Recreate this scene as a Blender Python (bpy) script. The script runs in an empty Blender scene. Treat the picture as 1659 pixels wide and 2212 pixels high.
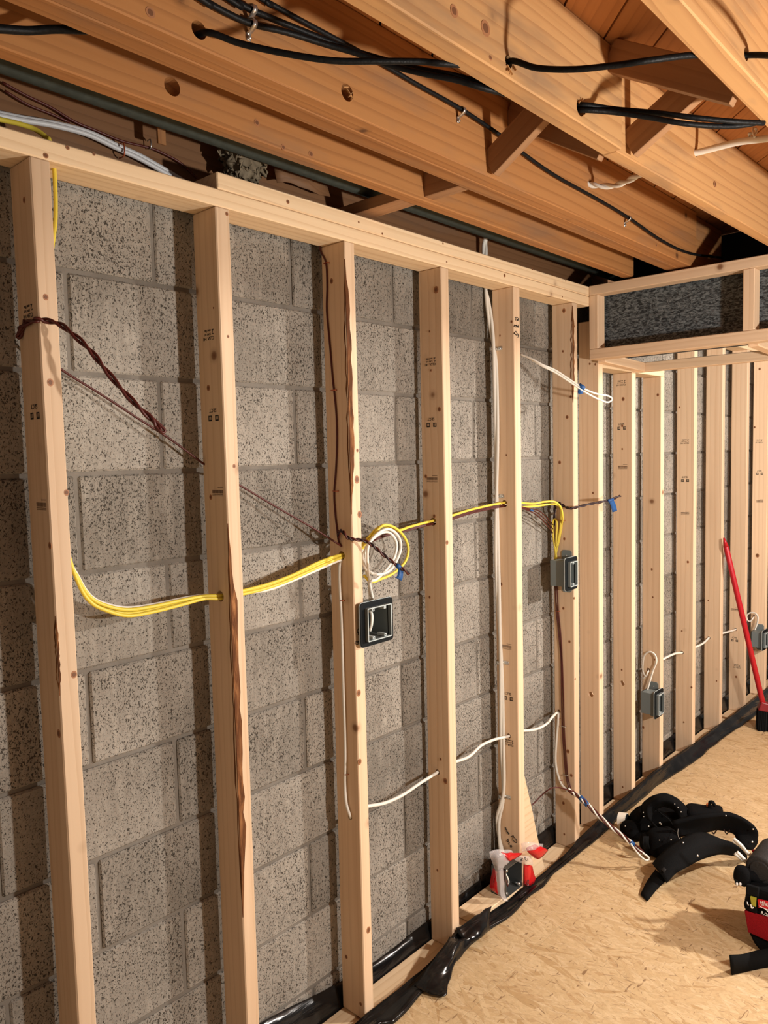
import bpy, bmesh, math, random
from mathutils import Vector, Matrix, noise
random.seed(7)
R = random.random
scn = bpy.context.scene
COL = scn.collection

# ------------------------------------------------------------------ camera
W, H, F = 1659.0, 2212.0, 1652.1413
YAW, PITCH, ROLL = 0.7373, -0.0742, -0.0235
CAM = Vector((-0.6438, -1.4397, 1.6304))
FW = Vector((math.cos(PITCH)*math.cos(YAW), math.cos(PITCH)*math.sin(YAW), math.sin(PITCH)))
_r0 = FW.cross(Vector((0, 0, 1))).normalized()
_u0 = _r0.cross(FW)
RT = math.cos(ROLL)*_r0 + math.sin(ROLL)*_u0
UP = -math.sin(ROLL)*_r0 + math.cos(ROLL)*_u0
cd = bpy.data.cameras.new('camera')
cam = bpy.data.objects.new('camera', cd)
COL.objects.link(cam)
cd.sensor_fit = 'VERTICAL'
cd.sensor_height = 36.0
cd.lens = F/H*36.0
cd.clip_start = 0.02
m = Matrix((RT, UP, -FW)).transposed().to_4x4()
m.translation = CAM
cam.matrix_world = m
scn.camera = cam

# ------------------------------------------------------------------ light
vs = scn.view_settings
vs.view_transform = 'Standard'
vs.look = 'None'
vs.gamma = 1.0
vs.use_curve_mapping = False
vs.exposure = 0.0
wd = bpy.data.worlds.new('World')
scn.world = wd
wd.use_nodes = True
wd.node_tree.nodes['Background'].inputs[0].default_value = (1.0, 0.92, 0.84, 1)
wd.node_tree.nodes['Background'].inputs[1].default_value = 0.19


def lamp(name, loc, watts, col, rad):
    l = bpy.data.lights.new(name, 'POINT')
    l.energy = watts
    l.color = col
    l.shadow_soft_size = rad
    o = bpy.data.objects.new(name, l)
    o.location = loc
    COL.objects.link(o)


lamp('work_lamp_upper', (2.90, -2.10, 1.98), 275, (1.0, 0.935, 0.865), 0.045)
lamp('work_lamp_lower', (1.10, -2.05, 1.48), 140, (1.0, 0.935, 0.865), 0.045)


# ------------------------------------------------------------------ picture point -> place
def hit(u, v, ax, val):
    d = FW + RT*((u-W/2)/F) + UP*((H/2-v)/F)
    t = (val-CAM[ax])/d[ax]
    return CAM + d*t


def PX(u, v, x): return hit(u, v, 0, x)
def PY(u, v, y): return hit(u, v, 1, y)
def PZ(u, v, z): return hit(u, v, 2, z)


# ------------------------------------------------------------------ materials
class NT:
    def __init__(s, name, rough=0.6, spec=0.3):
        s.m = bpy.data.materials.new(name)
        s.m.use_nodes = True
        s.t = s.m.node_tree
        s.b = s.t.nodes['Principled BSDF']
        s.b.inputs['Roughness'].default_value = rough
        s.b.inputs['Specular IOR Level'].default_value = spec

    def n(s, typ, ins=None, **kw):
        nd = s.t.nodes.new(typ)
        for k, v in kw.items():
            setattr(nd, k, v)
        for k, v in (ins or {}).items():
            if hasattr(v, 'is_output'):
                s.t.links.new(v, nd.inputs[k])
            else:
                nd.inputs[k].default_value = v
        return nd

    def co(s, scale=(1, 1, 1), rot=(0, 0, 0), rnd=True, off=(0, 0, 0)):
        tc = s.n('ShaderNodeTexCoord').outputs['Object']
        if rnd:
            oi = s.n('ShaderNodeObjectInfo').outputs['Random']
            ml = s.n('ShaderNodeMath', {0: oi, 1: 37.0}, operation='MULTIPLY').outputs[0]
            cb = s.n('ShaderNodeCombineXYZ', {0: ml, 1: ml, 2: ml}).outputs[0]
            tc = s.n('ShaderNodeVectorMath', {0: tc, 1: cb}, operation='ADD').outputs[0]
        return s.n('ShaderNodeMapping', {'Vector': tc, 'Scale': scale, 'Rotation': rot, 'Location': off}).outputs[0]

    def noise(s, vec, scale, detail=3, rough=0.5, dist=0.0):
        return s.n('ShaderNodeTexNoise', {'Vector': vec, 'Scale': scale, 'Detail': detail, 'Roughness': rough, 'Distortion': dist}).outputs['Fac']

    def ramp(s, fac, stops, interp='LINEAR'):
        nd = s.n('ShaderNodeValToRGB', {'Fac': fac})
        cr = nd.color_ramp
        cr.interpolation = interp
        while len(cr.elements) < len(stops):
            cr.elements.new(0.5)
        for e, (p, c) in zip(cr.elements, stops):
            e.position = p
            e.color = (c[0], c[1], c[2], 1) if not isinstance(c, (int, float)) else (c, c, c, 1)
        return nd.outputs['Color']

    def math(s, op, a, b=0.0, clamp=False):
        return s.n('ShaderNodeMath', {0: a, 1: b}, operation=op, use_clamp=clamp).outputs[0]

    def mix(s, fac, a, b, mode='MIX'):
        nd = s.n('ShaderNodeMix', data_type='RGBA', blend_type=mode)
        for k, v in ((0, fac), (6, a), (7, b)):
            if hasattr(v, 'is_output'):
                s.t.links.new(v, nd.inputs[k])
            elif k == 0:
                nd.inputs[0].default_value = v
            else:
                nd.inputs[k].default_value = (v[0], v[1], v[2], 1)
        return nd.outputs[2]

    def color(s, c):
        if hasattr(c, 'is_output'):
            s.t.links.new(c, s.b.inputs['Base Color'])
        else:
            s.b.inputs['Base Color'].default_value = (c[0], c[1], c[2], 1)
        return s

    def bump(s, h, strength=0.3, dist=0.01):
        bp = s.n('ShaderNodeBump', {'Height': h, 'Strength': strength, 'Distance': dist})
        s.t.links.new(bp.outputs['Normal'], s.b.inputs['Normal'])
        return s


def plain(name, c, rough=0.5, spec=0.4, metal=0.0, alpha=None, trans=None):
    k = NT(name, rough, spec).color(c)
    k.b.inputs['Metallic'].default_value = metal
    if trans is not None:
        k.b.inputs['Transmission Weight'].default_value = trans
    if alpha is not None:
        k.b.inputs['Alpha'].default_value = alpha
    return k.m


def wood(name, light, mid, dark, knot, stain=0.0, rough=0.62, lines=0.5, tint=0.16):
    k = NT(name, rough, 0.25)
    v = k.co((0.55, 26, 26))
    warp = k.noise(k.co((1.2, 7, 7)), 1.0, 2)
    g1 = k.noise(v, 1.0, 5, 0.55, 0.6)
    base = k.ramp(g1, [(0.25, mid), (0.5, light), (0.78, tuple(0.55*a+0.45*b for a, b in zip(light, mid)))])
    # growth rings
    wv = k.n('ShaderNodeTexWave', {'Vector': k.co((0.28, 3.2, 3.2)), 'Scale': 5.5, 'Distortion': 6.0, 'Detail': 2.0, 'Detail Scale': 0.7, 'Detail Roughness': 0.5},
             wave_type='RINGS', rings_direction='X', wave_profile='SAW').outputs['Fac']
    rg = k.ramp(wv, [(0.0, 0.0), (0.62, 0.08), (0.95, 1.0), (1.0, 0.1)])
    col = k.mix(k.math('MULTIPLY', rg, lines), base, dark)
    # broad tone
    bt = k.noise(k.co((0.9, 6, 6)), 1.0, 2)
    col = k.mix(k.math('MULTIPLY', k.ramp(bt, [(0.4, 0.0), (0.72, 1.0)]), 0.35), col, mid)
    # knots
    vo = k.n('ShaderNodeTexVoronoi', {'Vector': k.co((1, 1, 1)), 'Scale': 6.0}).outputs['Distance']
    kn = k.ramp(vo, [(0.0, 1.0), (0.045, 0.85), (0.075, 0.25), (0.13, 0.0)])
    col = k.mix(kn, col, knot)
    if stain > 0:
        st = k.noise(k.co((2.2, 9, 9)), 1.0, 4, 0.6)
        col = k.mix(k.math('MULTIPLY', k.ramp(st, [(0.52, 0.0), (0.72, 1.0)]), stain), col, (0.16, 0.12, 0.09))
    oi = k.n('ShaderNodeObjectInfo').outputs['Random']
    br = k.math('ADD', k.math('MULTIPLY', oi, tint*2), 1.0-tint)
    col = k.mix(1.0, col, k.n('ShaderNodeCombineXYZ', {0: br, 1: br, 2: br}).outputs[0], 'MULTIPLY')
    k.color(col)
    h = k.math('ADD', k.math('MULTIPLY', g1, 0.6), k.math('MULTIPLY', rg, -0.25))
    k.bump(h, 0.25, 0.002)
    return k.m


M = {}
M['pine'] = wood('new_pine', (0.78, 0.575, 0.385), (0.69, 0.48, 0.305), (0.53, 0.33, 0.18), (0.20, 0.085, 0.035), lines=0.30)
M['pineplate'] = wood('plate_pine', (0.81, 0.62, 0.40), (0.73, 0.53, 0.32), (0.56, 0.36, 0.185), (0.22, 0.09, 0.04), lines=0.42)
M['joist'] = wood('old_fir_joist', (0.42, 0.195, 0.068), (0.325, 0.135, 0.043), (0.19, 0.07, 0.022), (0.07, 0.03, 0.015), stain=0.45, lines=0.4)
M['joist2'] = wood('old_pine_joist', (0.57, 0.32, 0.135), (0.45, 0.23, 0.085), (0.29, 0.125, 0.045), (0.12, 0.06, 0.035), stain=0.6, lines=0.45)
M['plank'] = wood('old_subfloor', (0.50, 0.225, 0.085), (0.40, 0.165, 0.06), (0.26, 0.095, 0.032), (0.10, 0.04, 0.02), lines=0.35, tint=0.2)
M['brace'] = wood('old_brace', (0.40, 0.22, 0.11), (0.32, 0.16, 0.075), (0.22, 0.10, 0.045), (0.09, 0.04, 0.02), lines=0.3)
M['rim'] = wood('old_rim_shaded', (0.22, 0.11, 0.05), (0.165, 0.077, 0.033), (0.10, 0.043, 0.018), (0.07, 0.03, 0.015), stain=0.5, lines=0.4)  # darkened all over: the shade above the top plate is in the colour


def block_mat():
    k = NT('concrete_block', 0.92, 0.15)
    big = k.noise(k.co((1, 1, 1)), 3.0, 3)
    fine = k.noise(k.co((1, 1, 1)), 90.0, 4, 0.65)
    streak = k.noise(k.co((60, 60, 9)), 1.0, 3, 0.6)
    col = k.ramp(big, [(0.3, (0.21, 0.188, 0.158)), (0.55, (0.295, 0.268, 0.23)), (0.75, (0.37, 0.34, 0.295))])
    col = k.mix(k.math('MULTIPLY', k.ramp(fine, [(0.35, 1.0), (0.6, 0.0)]), 0.35), col, (0.16, 0.14, 0.115))
    col = k.mix(k.math('MULTIPLY', k.ramp(streak, [(0.5, 0.0), (0.72, 1.0)]), 0.35), col, (0.45, 0.41, 0.35))
    dens = k.noise(k.co((1, 1, 1)), 5.0, 2)
    pn = k.noise(k.co((1.2, 1.2, 0.85)), 205.0, 2.5, 0.55, 0.8)
    th = k.math('SUBTRACT', pn, k.math('MULTIPLY', dens, 0.16))
    pit = k.ramp(th, [(0.285, 1.0), (0.33, 0.0)])
    pit2 = k.ramp(k.noise(k.co((1, 1, 0.75)), 340.0, 2, 0.5, 0.5), [(0.29, 1.0), (0.36, 0.0)])
    pits = k.math('MAXIMUM', pit, k.math('MULTIPLY', pit2, 0.8))
    col = k.mix(k.math('MULTIPLY', pits, 0.93), col, (0.045, 0.038, 0.03))
    oi = k.n('ShaderNodeObjectInfo').outputs['Random']
    br = k.math('ADD', k.math('MULTIPLY', oi, 0.32), 0.84)
    col = k.mix(1.0, col, k.n('ShaderNodeCombineXYZ', {0: br, 1: br, 2: br}).outputs[0], 'MULTIPLY')
    k.color(col)
    h = k.math('SUBTRACT', k.math('ADD', k.math('MULTIPLY', fine, 0.5), k.math('MULTIPLY', streak, 0.3)), k.math('MULTIPLY', pits, 1.2))
    k.bump(h, 0.8, 0.004)
    return k.m


def mortar_mat():
    k = NT('mortar', 0.95, 0.1)
    a = k.noise(k.co((1, 1, 1), rnd=False), 7.0, 4, 0.6)
    b = k.noise(k.co((1, 1, 1), rnd=False), 120.0, 3)
    col = k.ramp(a, [(0.3, (0.15, 0.132, 0.11)), (0.6, (0.215, 0.193, 0.165)), (0.8, (0.28, 0.255, 0.22))])
    k.color(col)
    k.bump(k.math('ADD', k.math('MULTIPLY', b, 0.4), a), 0.5, 0.004)
    return k.m


def osb_mat():
    k = NT('osb', 0.55, 0.3)
    cur_h = cur_c = cur_e = None
    wob = k.n('ShaderNodeTexNoise', {'Vector': k.co((1, 1, 1), rnd=False), 'Scale': 9.0, 'Detail': 2.0}).outputs['Color']
    for i, (ang, sx, sy) in enumerate([(92, 8, 66), (68, 9, 70), (116, 8, 74), (48, 11, 90), (134, 10, 84), (99, 7, 60)]):
        tc = k.n('ShaderNodeTexCoord').outputs['Object']
        w2 = k.n('ShaderNodeVectorMath', {0: wob, 'Scale': 0.03}, operation='SCALE').outputs[0]
        tc = k.n('ShaderNodeVectorMath', {0: tc, 1: w2}, operation='ADD').outputs[0]
        r = k.n('ShaderNodeMapping', {'Vector': tc, 'Rotation': (0, 0, math.radians(ang)), 'Location': (i*1.7, i*2.3, 0)}).outputs[0]
        r = k.n('ShaderNodeMapping', {'Vector': r, 'Scale': (sx, sy, 0)}).outputs[0]
        vo = k.n('ShaderNodeTexVoronoi', {'Vector': r, 'Scale': 1.0, 'Randomness': 1.0}, voronoi_dimensions='2D')
        sp = k.n('ShaderNodeSeparateColor', {'Color': vo.outputs['Color']})
        h, c = sp.outputs[0], sp.outputs[1]
        ed = k.n('ShaderNodeTexVoronoi', {'Vector': r, 'Scale': 1.0}, voronoi_dimensions='2D', feature='DISTANCE_TO_EDGE').outputs['Distance']
        if cur_h is None:
            cur_h, cur_c, cur_e = h, c, ed
        else:
            g = k.math('GREATER_THAN', h, cur_h)
            def sel(a, b):
                x = k.n('ShaderNodeMix', data_type='FLOAT')
                k.t.links.new(g, x.inputs[0])
                k.t.links.new(a, x.inputs[2])
                k.t.links.new(b, x.inputs[3])
                return x.outputs[0]
            cur_c = sel(cur_c, c)
            cur_e = sel(cur_e, ed)
            cur_h = k.math('MAXIMUM', h, cur_h)
    col = k.ramp(cur_c, [(0.0, (0.46, 0.30, 0.14)), (0.08, (0.56, 0.395, 0.21)), (0.55, (0.60, 0.435, 0.24)), (0.92, (0.65, 0.485, 0.28)), (1.0, (0.48, 0.315, 0.155))])
    gr = k.noise(k.co((1, 1, 1), rnd=False), 90.0, 4, 0.6)
    col = k.mix(k.math('MULTIPLY', k.ramp(gr, [(0.35, 1.0), (0.6, 0.0)]), 0.30), col, (0.36, 0.23, 0.115))
    dk = k.noise(k.co((20, 85, 1), rot=(0, 0, 1.3), rnd=False), 1.0, 2, 0.5, 0.8)
    col = k.mix(k.math('MULTIPLY', k.ramp(dk, [(0.655, 0.0), (0.72, 1.0)]), 0.8), col, (0.19, 0.10, 0.045))
    for an, th in ((1.45, 0.685), (1.05, 0.70), (1.95, 0.70)):
        tcx = k.n('ShaderNodeMapping', {'Vector': k.n('ShaderNodeTexCoord').outputs['Object'], 'Rotation': (0, 0, an)}).outputs[0]
        sk = k.noise(k.n('ShaderNodeMapping', {'Vector': tcx, 'Scale': (16, 170, 1)}).outputs[0], 1.0, 1.5, 0.5, 0.4)
        col = k.mix(k.math('MULTIPLY', k.ramp(sk, [(th, 0.0), (th+0.03, 1.0)]), 0.75), col, (0.20, 0.115, 0.055))
        sk = k.noise(k.n('ShaderNodeMapping', {'Vector': tcx, 'Scale': (11, 90, 1), 'Location': (3, 5, 0)}).outputs[0], 1.0, 1.5, 0.5, 0.3)
        col = k.mix(k.math('MULTIPLY', k.ramp(sk, [(th-0.06, 0.0), (th-0.02, 1.0)]), 0.28), col, (0.74, 0.59, 0.39))
    edge = k.ramp(cur_e, [(0.0, 1.0), (0.035, 0.0)])
    col = k.mix(k.math('MULTIPLY', edge, 0.45), col, (0.30, 0.175, 0.08))
    k.color(col)
    k.bump(k.math('SUBTRACT', k.math('ADD', cur_h, k.math('MULTIPLY', gr, 0.3)), k.math('MULTIPLY', edge, 0.5)), 0.25, 0.003)
    return k.m


def fabric_mat(name, c, rough=0.9, sc=260, spec=0.08):
    k = NT(name, rough, spec)
    n = k.noise(k.co((1, 1, 1)), sc, 2)
    n2 = k.noise(k.co((1, 1, 1)), 14, 3)
    k.color(k.mix(n, tuple(a*0.7 for a in c), tuple(a*1.35 for a in c)))
    k.bump(k.math('ADD', n, n2), 0.35, 0.003)
    return k.m


def poly_mat():
    k = NT('black_poly', 0.2, 0.35)
    n = k.noise(k.co((5, 22, 22)), 1.0, 3, 0.5, 0.5)
    n2 = k.noise(k.co((1, 1, 1)), 18.0, 3)
    k.color(k.ramp(n2, [(0.35, (0.004, 0.004, 0.0045)), (0.7, (0.013, 0.012, 0.011))]))
    k.bump(n, 0.5, 0.012)
    return k.m


def foam_mat():
    k = NT('black_duct_liner', 0.75, 0.35)
    n = k.noise(k.co((60, 60, 150), rnd=False), 1.0, 4, 0.65, 0.9)
    n2 = k.noise(k.co((1, 1, 1), rnd=False), 260.0, 2)
    k.color(k.mix(k.ramp(n, [(0.42, 0.0), (0.62, 1.0)]), (0.016, 0.019, 0.021), (0.17, 0.19, 0.195)))
    k.bump(k.math('ADD', n, k.math('MULTIPLY', n2, 0.4)), 0.7, 0.004)
    return k.m


M['block'] = block_mat()
M['mortar'] = mortar_mat()
M['osb'] = osb_mat()
M['poly'] = poly_mat()
M['foam'] = foam_mat()
M['yellow'] = plain('yellow_sheath', (0.78, 0.62, 0.07), 0.42)
M['white'] = plain('white_sheath', (0.80, 0.77, 0.69), 0.42)
M['grey_sheath'] = plain('grey_sheath', (0.62, 0.63, 0.64), 0.42)
M['maroon'] = plain('maroon_wire', (0.080, 0.012, 0.008), 0.45)
M['darkwire'] = plain('dark_wire', (0.025, 0.008, 0.010), 0.45)
M['black_cable'] = fabric_mat('black_loom', (0.006, 0.0065, 0.007), 0.5, 120, 0.16)
M['bluetape'] = plain('blue_tape', (0.012, 0.075, 0.24), 0.5)
M['steel'] = plain('zinc_steel', (0.62, 0.62, 0.60), 0.32, 0.5, 0.9)
M['staple'] = plain('copper_staple', (0.42, 0.10, 0.04), 0.4, 0.5, 0.4)
M['pvc'] = plain('grey_pvc', (0.175, 0.205, 0.205), 0.45)
M['pvcdark'] = plain('black_gasket', (0.006, 0.008, 0.009), 0.6, 0.12)
M['pvclight'] = plain('pale_grey_rim', (0.44, 0.50, 0.50), 0.45)
M['ink'] = plain('black_ink', (0.02, 0.016, 0.014), 0.7)
M['stamp'] = plain('stamp_ink', (0.14, 0.085, 0.055), 0.8)
def bark_mat():
    k = NT('bark_edge', 0.8, 0.2)
    a = k.noise(k.co((90, 90, 14), rnd=False), 1.0, 4, 0.6, 0.6)
    b = k.noise(k.co((30, 30, 5), rnd=False), 1.0, 2)
    col = k.ramp(a, [(0.3, (0.05, 0.018, 0.007)), (0.5, (0.17, 0.065, 0.022)), (0.7, (0.42, 0.19, 0.07))])
    k.color(k.mix(k.ramp(b, [(0.4, 0.0), (0.62, 0.7)]), col, (0.10, 0.035, 0.012)))
    k.bump(a, 0.6, 0.004)
    return k.m


M['bark'] = bark_mat()
M['knot'] = plain('knot_wood', (0.17, 0.07, 0.03), 0.6)
M['knotring'] = plain('knot_ring', (0.36, 0.16, 0.07), 0.6)
M['fabric'] = fabric_mat('black_canvas', (0.0042, 0.0042, 0.0046))
M['fabric2'] = fabric_mat('charcoal_canvas', (0.0075, 0.0078, 0.0082))
M['webbing'] = fabric_mat('black_webbing', (0.005, 0.005, 0.005), 0.8, 500)
M['redfab'] = fabric_mat('red_canvas', (0.24, 0.008, 0.012), 0.7)
M['redplastic'] = plain('red_plastic', (0.42, 0.008, 0.016), 0.35)
M['darkred'] = plain('dark_red_plastic', (0.19, 0.006, 0.010), 0.4)
M['logored'] = plain('logo_red', (0.55, 0.012, 0.018), 0.5)
M['logowhite'] = plain('logo_white', (0.85, 0.83, 0.8), 0.5)
M['bristle'] = fabric_mat('black_bristle', (0.010, 0.010, 0.011), 0.6, 300)
M['rubber'] = fabric_mat('dark_rubber', (0.030, 0.028, 0.027), 0.6, 180)
M['olive'] = plain('yellow_green_tape', (0.36, 0.33, 0.03), 0.5)
M['orange'] = plain('orange_plastic', (0.75, 0.20, 0.06), 0.5)
M['tapewhite'] = plain('white_tape', (0.80, 0.77, 0.68), 0.5)
M['pipe'] = fabric_mat('grey_iron_pipe', (0.055, 0.065, 0.057), 0.7, 60)
M['beam'] = plain('gap_dark_beam', (0.014, 0.018, 0.024), 0.7)  # near black, so the darkness of the soffit gap is in the colour
M['boxsteel'] = plain('dark_box_steel', (0.16, 0.17, 0.17), 0.35, 0.5, 0.7)
M['batt'] = fabric_mat('batt_wool', (0.21, 0.17, 0.115), 0.95, 45)
M['clear'] = plain('clear_bag_film', (0.86, 0.80, 0.79), 0.15, 0.5, 0.0, 0.26)
M['redfilm'] = plain('red_bag_film', (0.62, 0.012, 0.015), 0.2, 0.5, 0.0, 0.9)
M['dark'] = plain('dark_void', (0.006, 0.005, 0.004), 0.9)


# ------------------------------------------------------------------ object helpers
def tag(o, label=None, cat=None, group=None, kind=None):
    for k, v in (('label', label), ('category', cat), ('group', group), ('kind', kind)):
        if v:
            o[k] = v
    return o


def link(name, me, mat, parent=None, smooth=False):
    o = bpy.data.objects.new(name, me)
    COL.objects.link(o)
    if mat is not None:
        me.materials.clear()
        me.materials.append(mat)
    if smooth:
        for p in me.polygons:
            p.use_smooth = True
    if parent is not None:
        o.parent = parent
        bpy.context.view_layer.update()
        o.matrix_parent_inverse = parent.matrix_world.inverted()
    return o


def empty(name, loc):
    o = bpy.data.objects.new(name, None)
    o.empty_display_size = 0.05
    o.location = loc
    COL.objects.link(o)
    return o


def from_bm(name, bm, mat, parent=None, smooth=False):
    me = bpy.data.meshes.new(name)
    bmesh.ops.recalc_face_normals(bm, faces=bm.faces)
    bm.to_mesh(me)
    bm.free()
    return link(name, me, mat, parent, smooth)


def box_bm(sx, sy, sz, bev=0.0, seg=1):
    bm = bmesh.new()
    bmesh.ops.create_cube(bm, size=1.0)
    bmesh.ops.scale(bm, vec=(sx, sy, sz), verts=bm.verts)
    if bev:
        bmesh.ops.bevel(bm, geom=list(bm.edges), offset=bev, segments=seg, affect='EDGES', profile=0.5)
    return bm


def place(o, mat4, parent):
    if parent is not None:
        o.matrix_world = mat4
    else:
        o.matrix_world = mat4
    return o


def board(name, p0, p1, side, w, t, mat, parent=None, bev=0.0025, holes=()):
    """timber from p0 to p1; w measured along side, t across; local X runs along the timber.
    holes: (point, axis dir, radius) really bored"""
    p0, p1 = Vector(p0), Vector(p1)
    X = (p1-p0)
    L = X.length
    X.normalize()
    Y = Vector(side)
    Y = (Y - X*Y.dot(X)).normalized()
    Z = X.cross(Y)
    mw = Matrix((X, Y, Z)).transposed().to_4x4()
    mw.translation = (p0+p1)/2
    o = from_bm(name, box_bm(L, w, t, bev), mat)
    if holes:
        inv = mw.inverted()
        cb = bmesh.new()
        for c, d, r in holes:
            d = (inv.to_3x3() @ Vector(d)).normalized()
            q = d.to_track_quat('Z', 'Y').to_matrix().to_4x4()
            q.translation = inv @ Vector(c)
            bmesh.ops.create_cone(cb, cap_ends=True, segments=18, radius1=r, radius2=r, depth=0.3, matrix=q)
        cutter = from_bm('cutter', cb, M['dark'])
        md = o.modifiers.new('bore', 'BOOLEAN')
        md.object = cutter
        md.operation = 'DIFFERENCE'
        md.solver = 'EXACT'
        bpy.context.view_layer.update()
        dg = bpy.context.evaluated_depsgraph_get()
        me = bpy.data.meshes.new_from_object(o.evaluated_get(dg))
        o.modifiers.clear()
        old = o.data
        o.data = me
        me.materials.clear()
        me.materials.append(mat)
        bpy.data.objects.remove(cutter)
    o.matrix_world = mw
    if parent is not None:
        attach(o, parent)
    return o


def attach(o, parent):
    bpy.context.view_layer.update()
    mw = o.matrix_world.copy()
    o.parent = parent
    o.matrix_parent_inverse = parent.matrix_world.inverted()
    o.matrix_world = mw
    return o


def crom(pts, sub=6):
    pts = [Vector(p) for p in pts]
    if len(pts) < 3:
        return pts
    P = [pts[0]*2-pts[1]] + pts + [pts[-1]*2-pts[-2]]
    out = []
    for i in range(1, len(P)-2):
        a, b, c, d = P[i-1], P[i], P[i+1], P[i+2]
        for k in range(sub):
            t = k/sub
            out.append(0.5*((2*b)+(c-a)*t+(2*a-5*b+4*c-d)*t*t+(-a+3*b-3*c+d)*t**3))
    out.append(pts[-1])
    return out


def frames(path):
    n = len(path)
    T = []
    for i in range(n):
        d = path[min(i+1, n-1)]-path[max(i-1, 0)]
        T.append(d.normalized() if d.length > 1e-9 else Vector((1, 0, 0)))
    a = Vector((0, 0, 1)) if abs(T[0].z) < 0.9 else Vector((1, 0, 0))
    N = (a - T[0]*a.dot(T[0])).normalized()
    out = []
    for t in T:
        N = (N - t*N.dot(t))
        N = N.normalized() if N.length > 1e-6 else t.orthogonal().normalized()
        out.append((t, N, t.cross(N)))
    return out


def tube_into(bm, pts, r, seg=8, sub=6, flat=1.0):
    path = crom(pts, sub)
    fr = frames(path)
    rings = []
    for p, (t, n, b) in zip(path, fr):
        rings.append([bm.verts.new(p + n*(math.cos(2*math.pi*k/seg)*r) + b*(math.sin(2*math.pi*k/seg)*r*flat)) for k in range(seg)])
    for A, B in zip(rings, rings[1:]):
        for k in range(seg):
            bm.faces.new((A[k], A[(k+1) % seg], B[(k+1) % seg], B[k]))
    bm.faces.new(rings[0][::-1])
    bm.faces.new(rings[-1])


def tube(name, pts, r, mat, parent=None, seg=8, sub=6, flat=1.0):
    bm = bmesh.new()
    tube_into(bm, pts, r, seg, sub, flat)
    return from_bm(name, bm, mat, parent, True)


def twisted(pts, r, turns, phase, off, sub=10):
    path = crom(pts, sub)
    fr = frames(path)
    n = len(path)
    out = []
    for i, (p, (t, a, b)) in enumerate(zip(path, fr)):
        ang = phase + turns*2*math.pi*i/(n-1)
        out.append(p + a*(math.cos(ang)*off) + b*(math.sin(ang)*off))
    return out


def twist_pair(name, pts, r, turns, mats, parent=None, off=None):
    """strands wound round one another; returns the first, the others are its children"""
    off = off or r
    first = None
    n = len(mats)
    for k, mt in enumerate(mats):
        q = twisted(pts, r, turns, 2*math.pi*k/n, off)
        o = tube(name if k == 0 and parent is None else 'strand', q, r, mt, parent if k == 0 else (parent or first), 7, 1)
        if k == 0:
            first = o
    return first


def sheet(name, rows, mat, parent=None, thick=0.002, sub=3, jit=0.0, smooth=True):
    """rows of points -> smoothed thin solid"""
    rows = [crom(r, sub) for r in rows]
    cols = [crom([r[i] for r in rows], sub) for i in range(len(rows[0]))]
    nu, nv = len(cols), len(cols[0])
    bm = bmesh.new()
    V = [[None]*nv for _ in range(nu)]
    for i in range(nu):
        for j in range(nv):
            p = cols[i][j].copy()
            if jit:
                p += noise.noise_vector(p*23.0)*jit
            V[i][j] = bm.verts.new(p)
    for i in range(nu-1):
        for j in range(nv-1):
            bm.faces.new((V[i][j], V[i+1][j], V[i+1][j+1], V[i][j+1]))
    o = from_bm(name, bm, mat, parent, smooth)
    md = o.modifiers.new('solid', 'SOLIDIFY')
    md.thickness = thick
    md.offset = 0
    return o


def prism(name, outline, vec, mat, parent=None, bev=0.0, smooth=False):
    """closed outline (points) pushed along vec"""
    bm = bmesh.new()
    a = [bm.verts.new(Vector(p)) for p in outline]
    b = [bm.verts.new(Vector(p)+Vector(vec)) for p in outline]
    bm.faces.new(a)
    bm.faces.new(b[::-1])
    n = len(a)
    for i in range(n):
        bm.faces.new((a[i], b[i], b[(i+1) % n], a[(i+1) % n]))
    if bev:
        bmesh.ops.recalc_face_normals(bm, faces=bm.faces)
        bmesh.ops.bevel(bm, geom=list(bm.edges), offset=bev, segments=2, affect='EDGES', profile=0.5, clamp_overlap=True)
    return from_bm(name, bm, mat, parent, smooth)


def bbox(name, lo, hi, mat, parent=None, bev=0.0015, seg=1):
    lo, hi = Vector(lo), Vector(hi)
    bm = box_bm(*(hi-lo), bev, seg)
    bmesh.ops.translate(bm, vec=(lo+hi)/2, verts=bm.verts)
    return from_bm(name, bm, mat, parent)


def blob(name, c, r, mat, parent=None, power=2.6, jit=0.0, rot=0.0, fr=9.0, seg=28):
    """rounded soft body: superellipsoid with folds"""
    bm = bmesh.new()
    bmesh.ops.create_uvsphere(bm, u_segments=seg, v_segments=seg//2, radius=1.0)
    cr, sr = math.cos(rot), math.sin(rot)
    for v in bm.verts:
        p = v.co
        n = (abs(p.x)**power+abs(p.y)**power+abs(p.z)**power)**(1/power)
        p = p/n
        p = Vector((p.x*r[0], p.y*r[1], p.z*r[2]))
        if jit:
            p += noise.noise_vector((p+Vector(c))*fr)*jit + noise.noise_vector((p+Vector(c))*fr*2.7)*jit*0.5
        v.co = Vector((p.x*cr-p.y*sr, p.x*sr+p.y*cr, p.z)) + Vector(c)
    return from_bm(name, bm, mat, parent, True)


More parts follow.
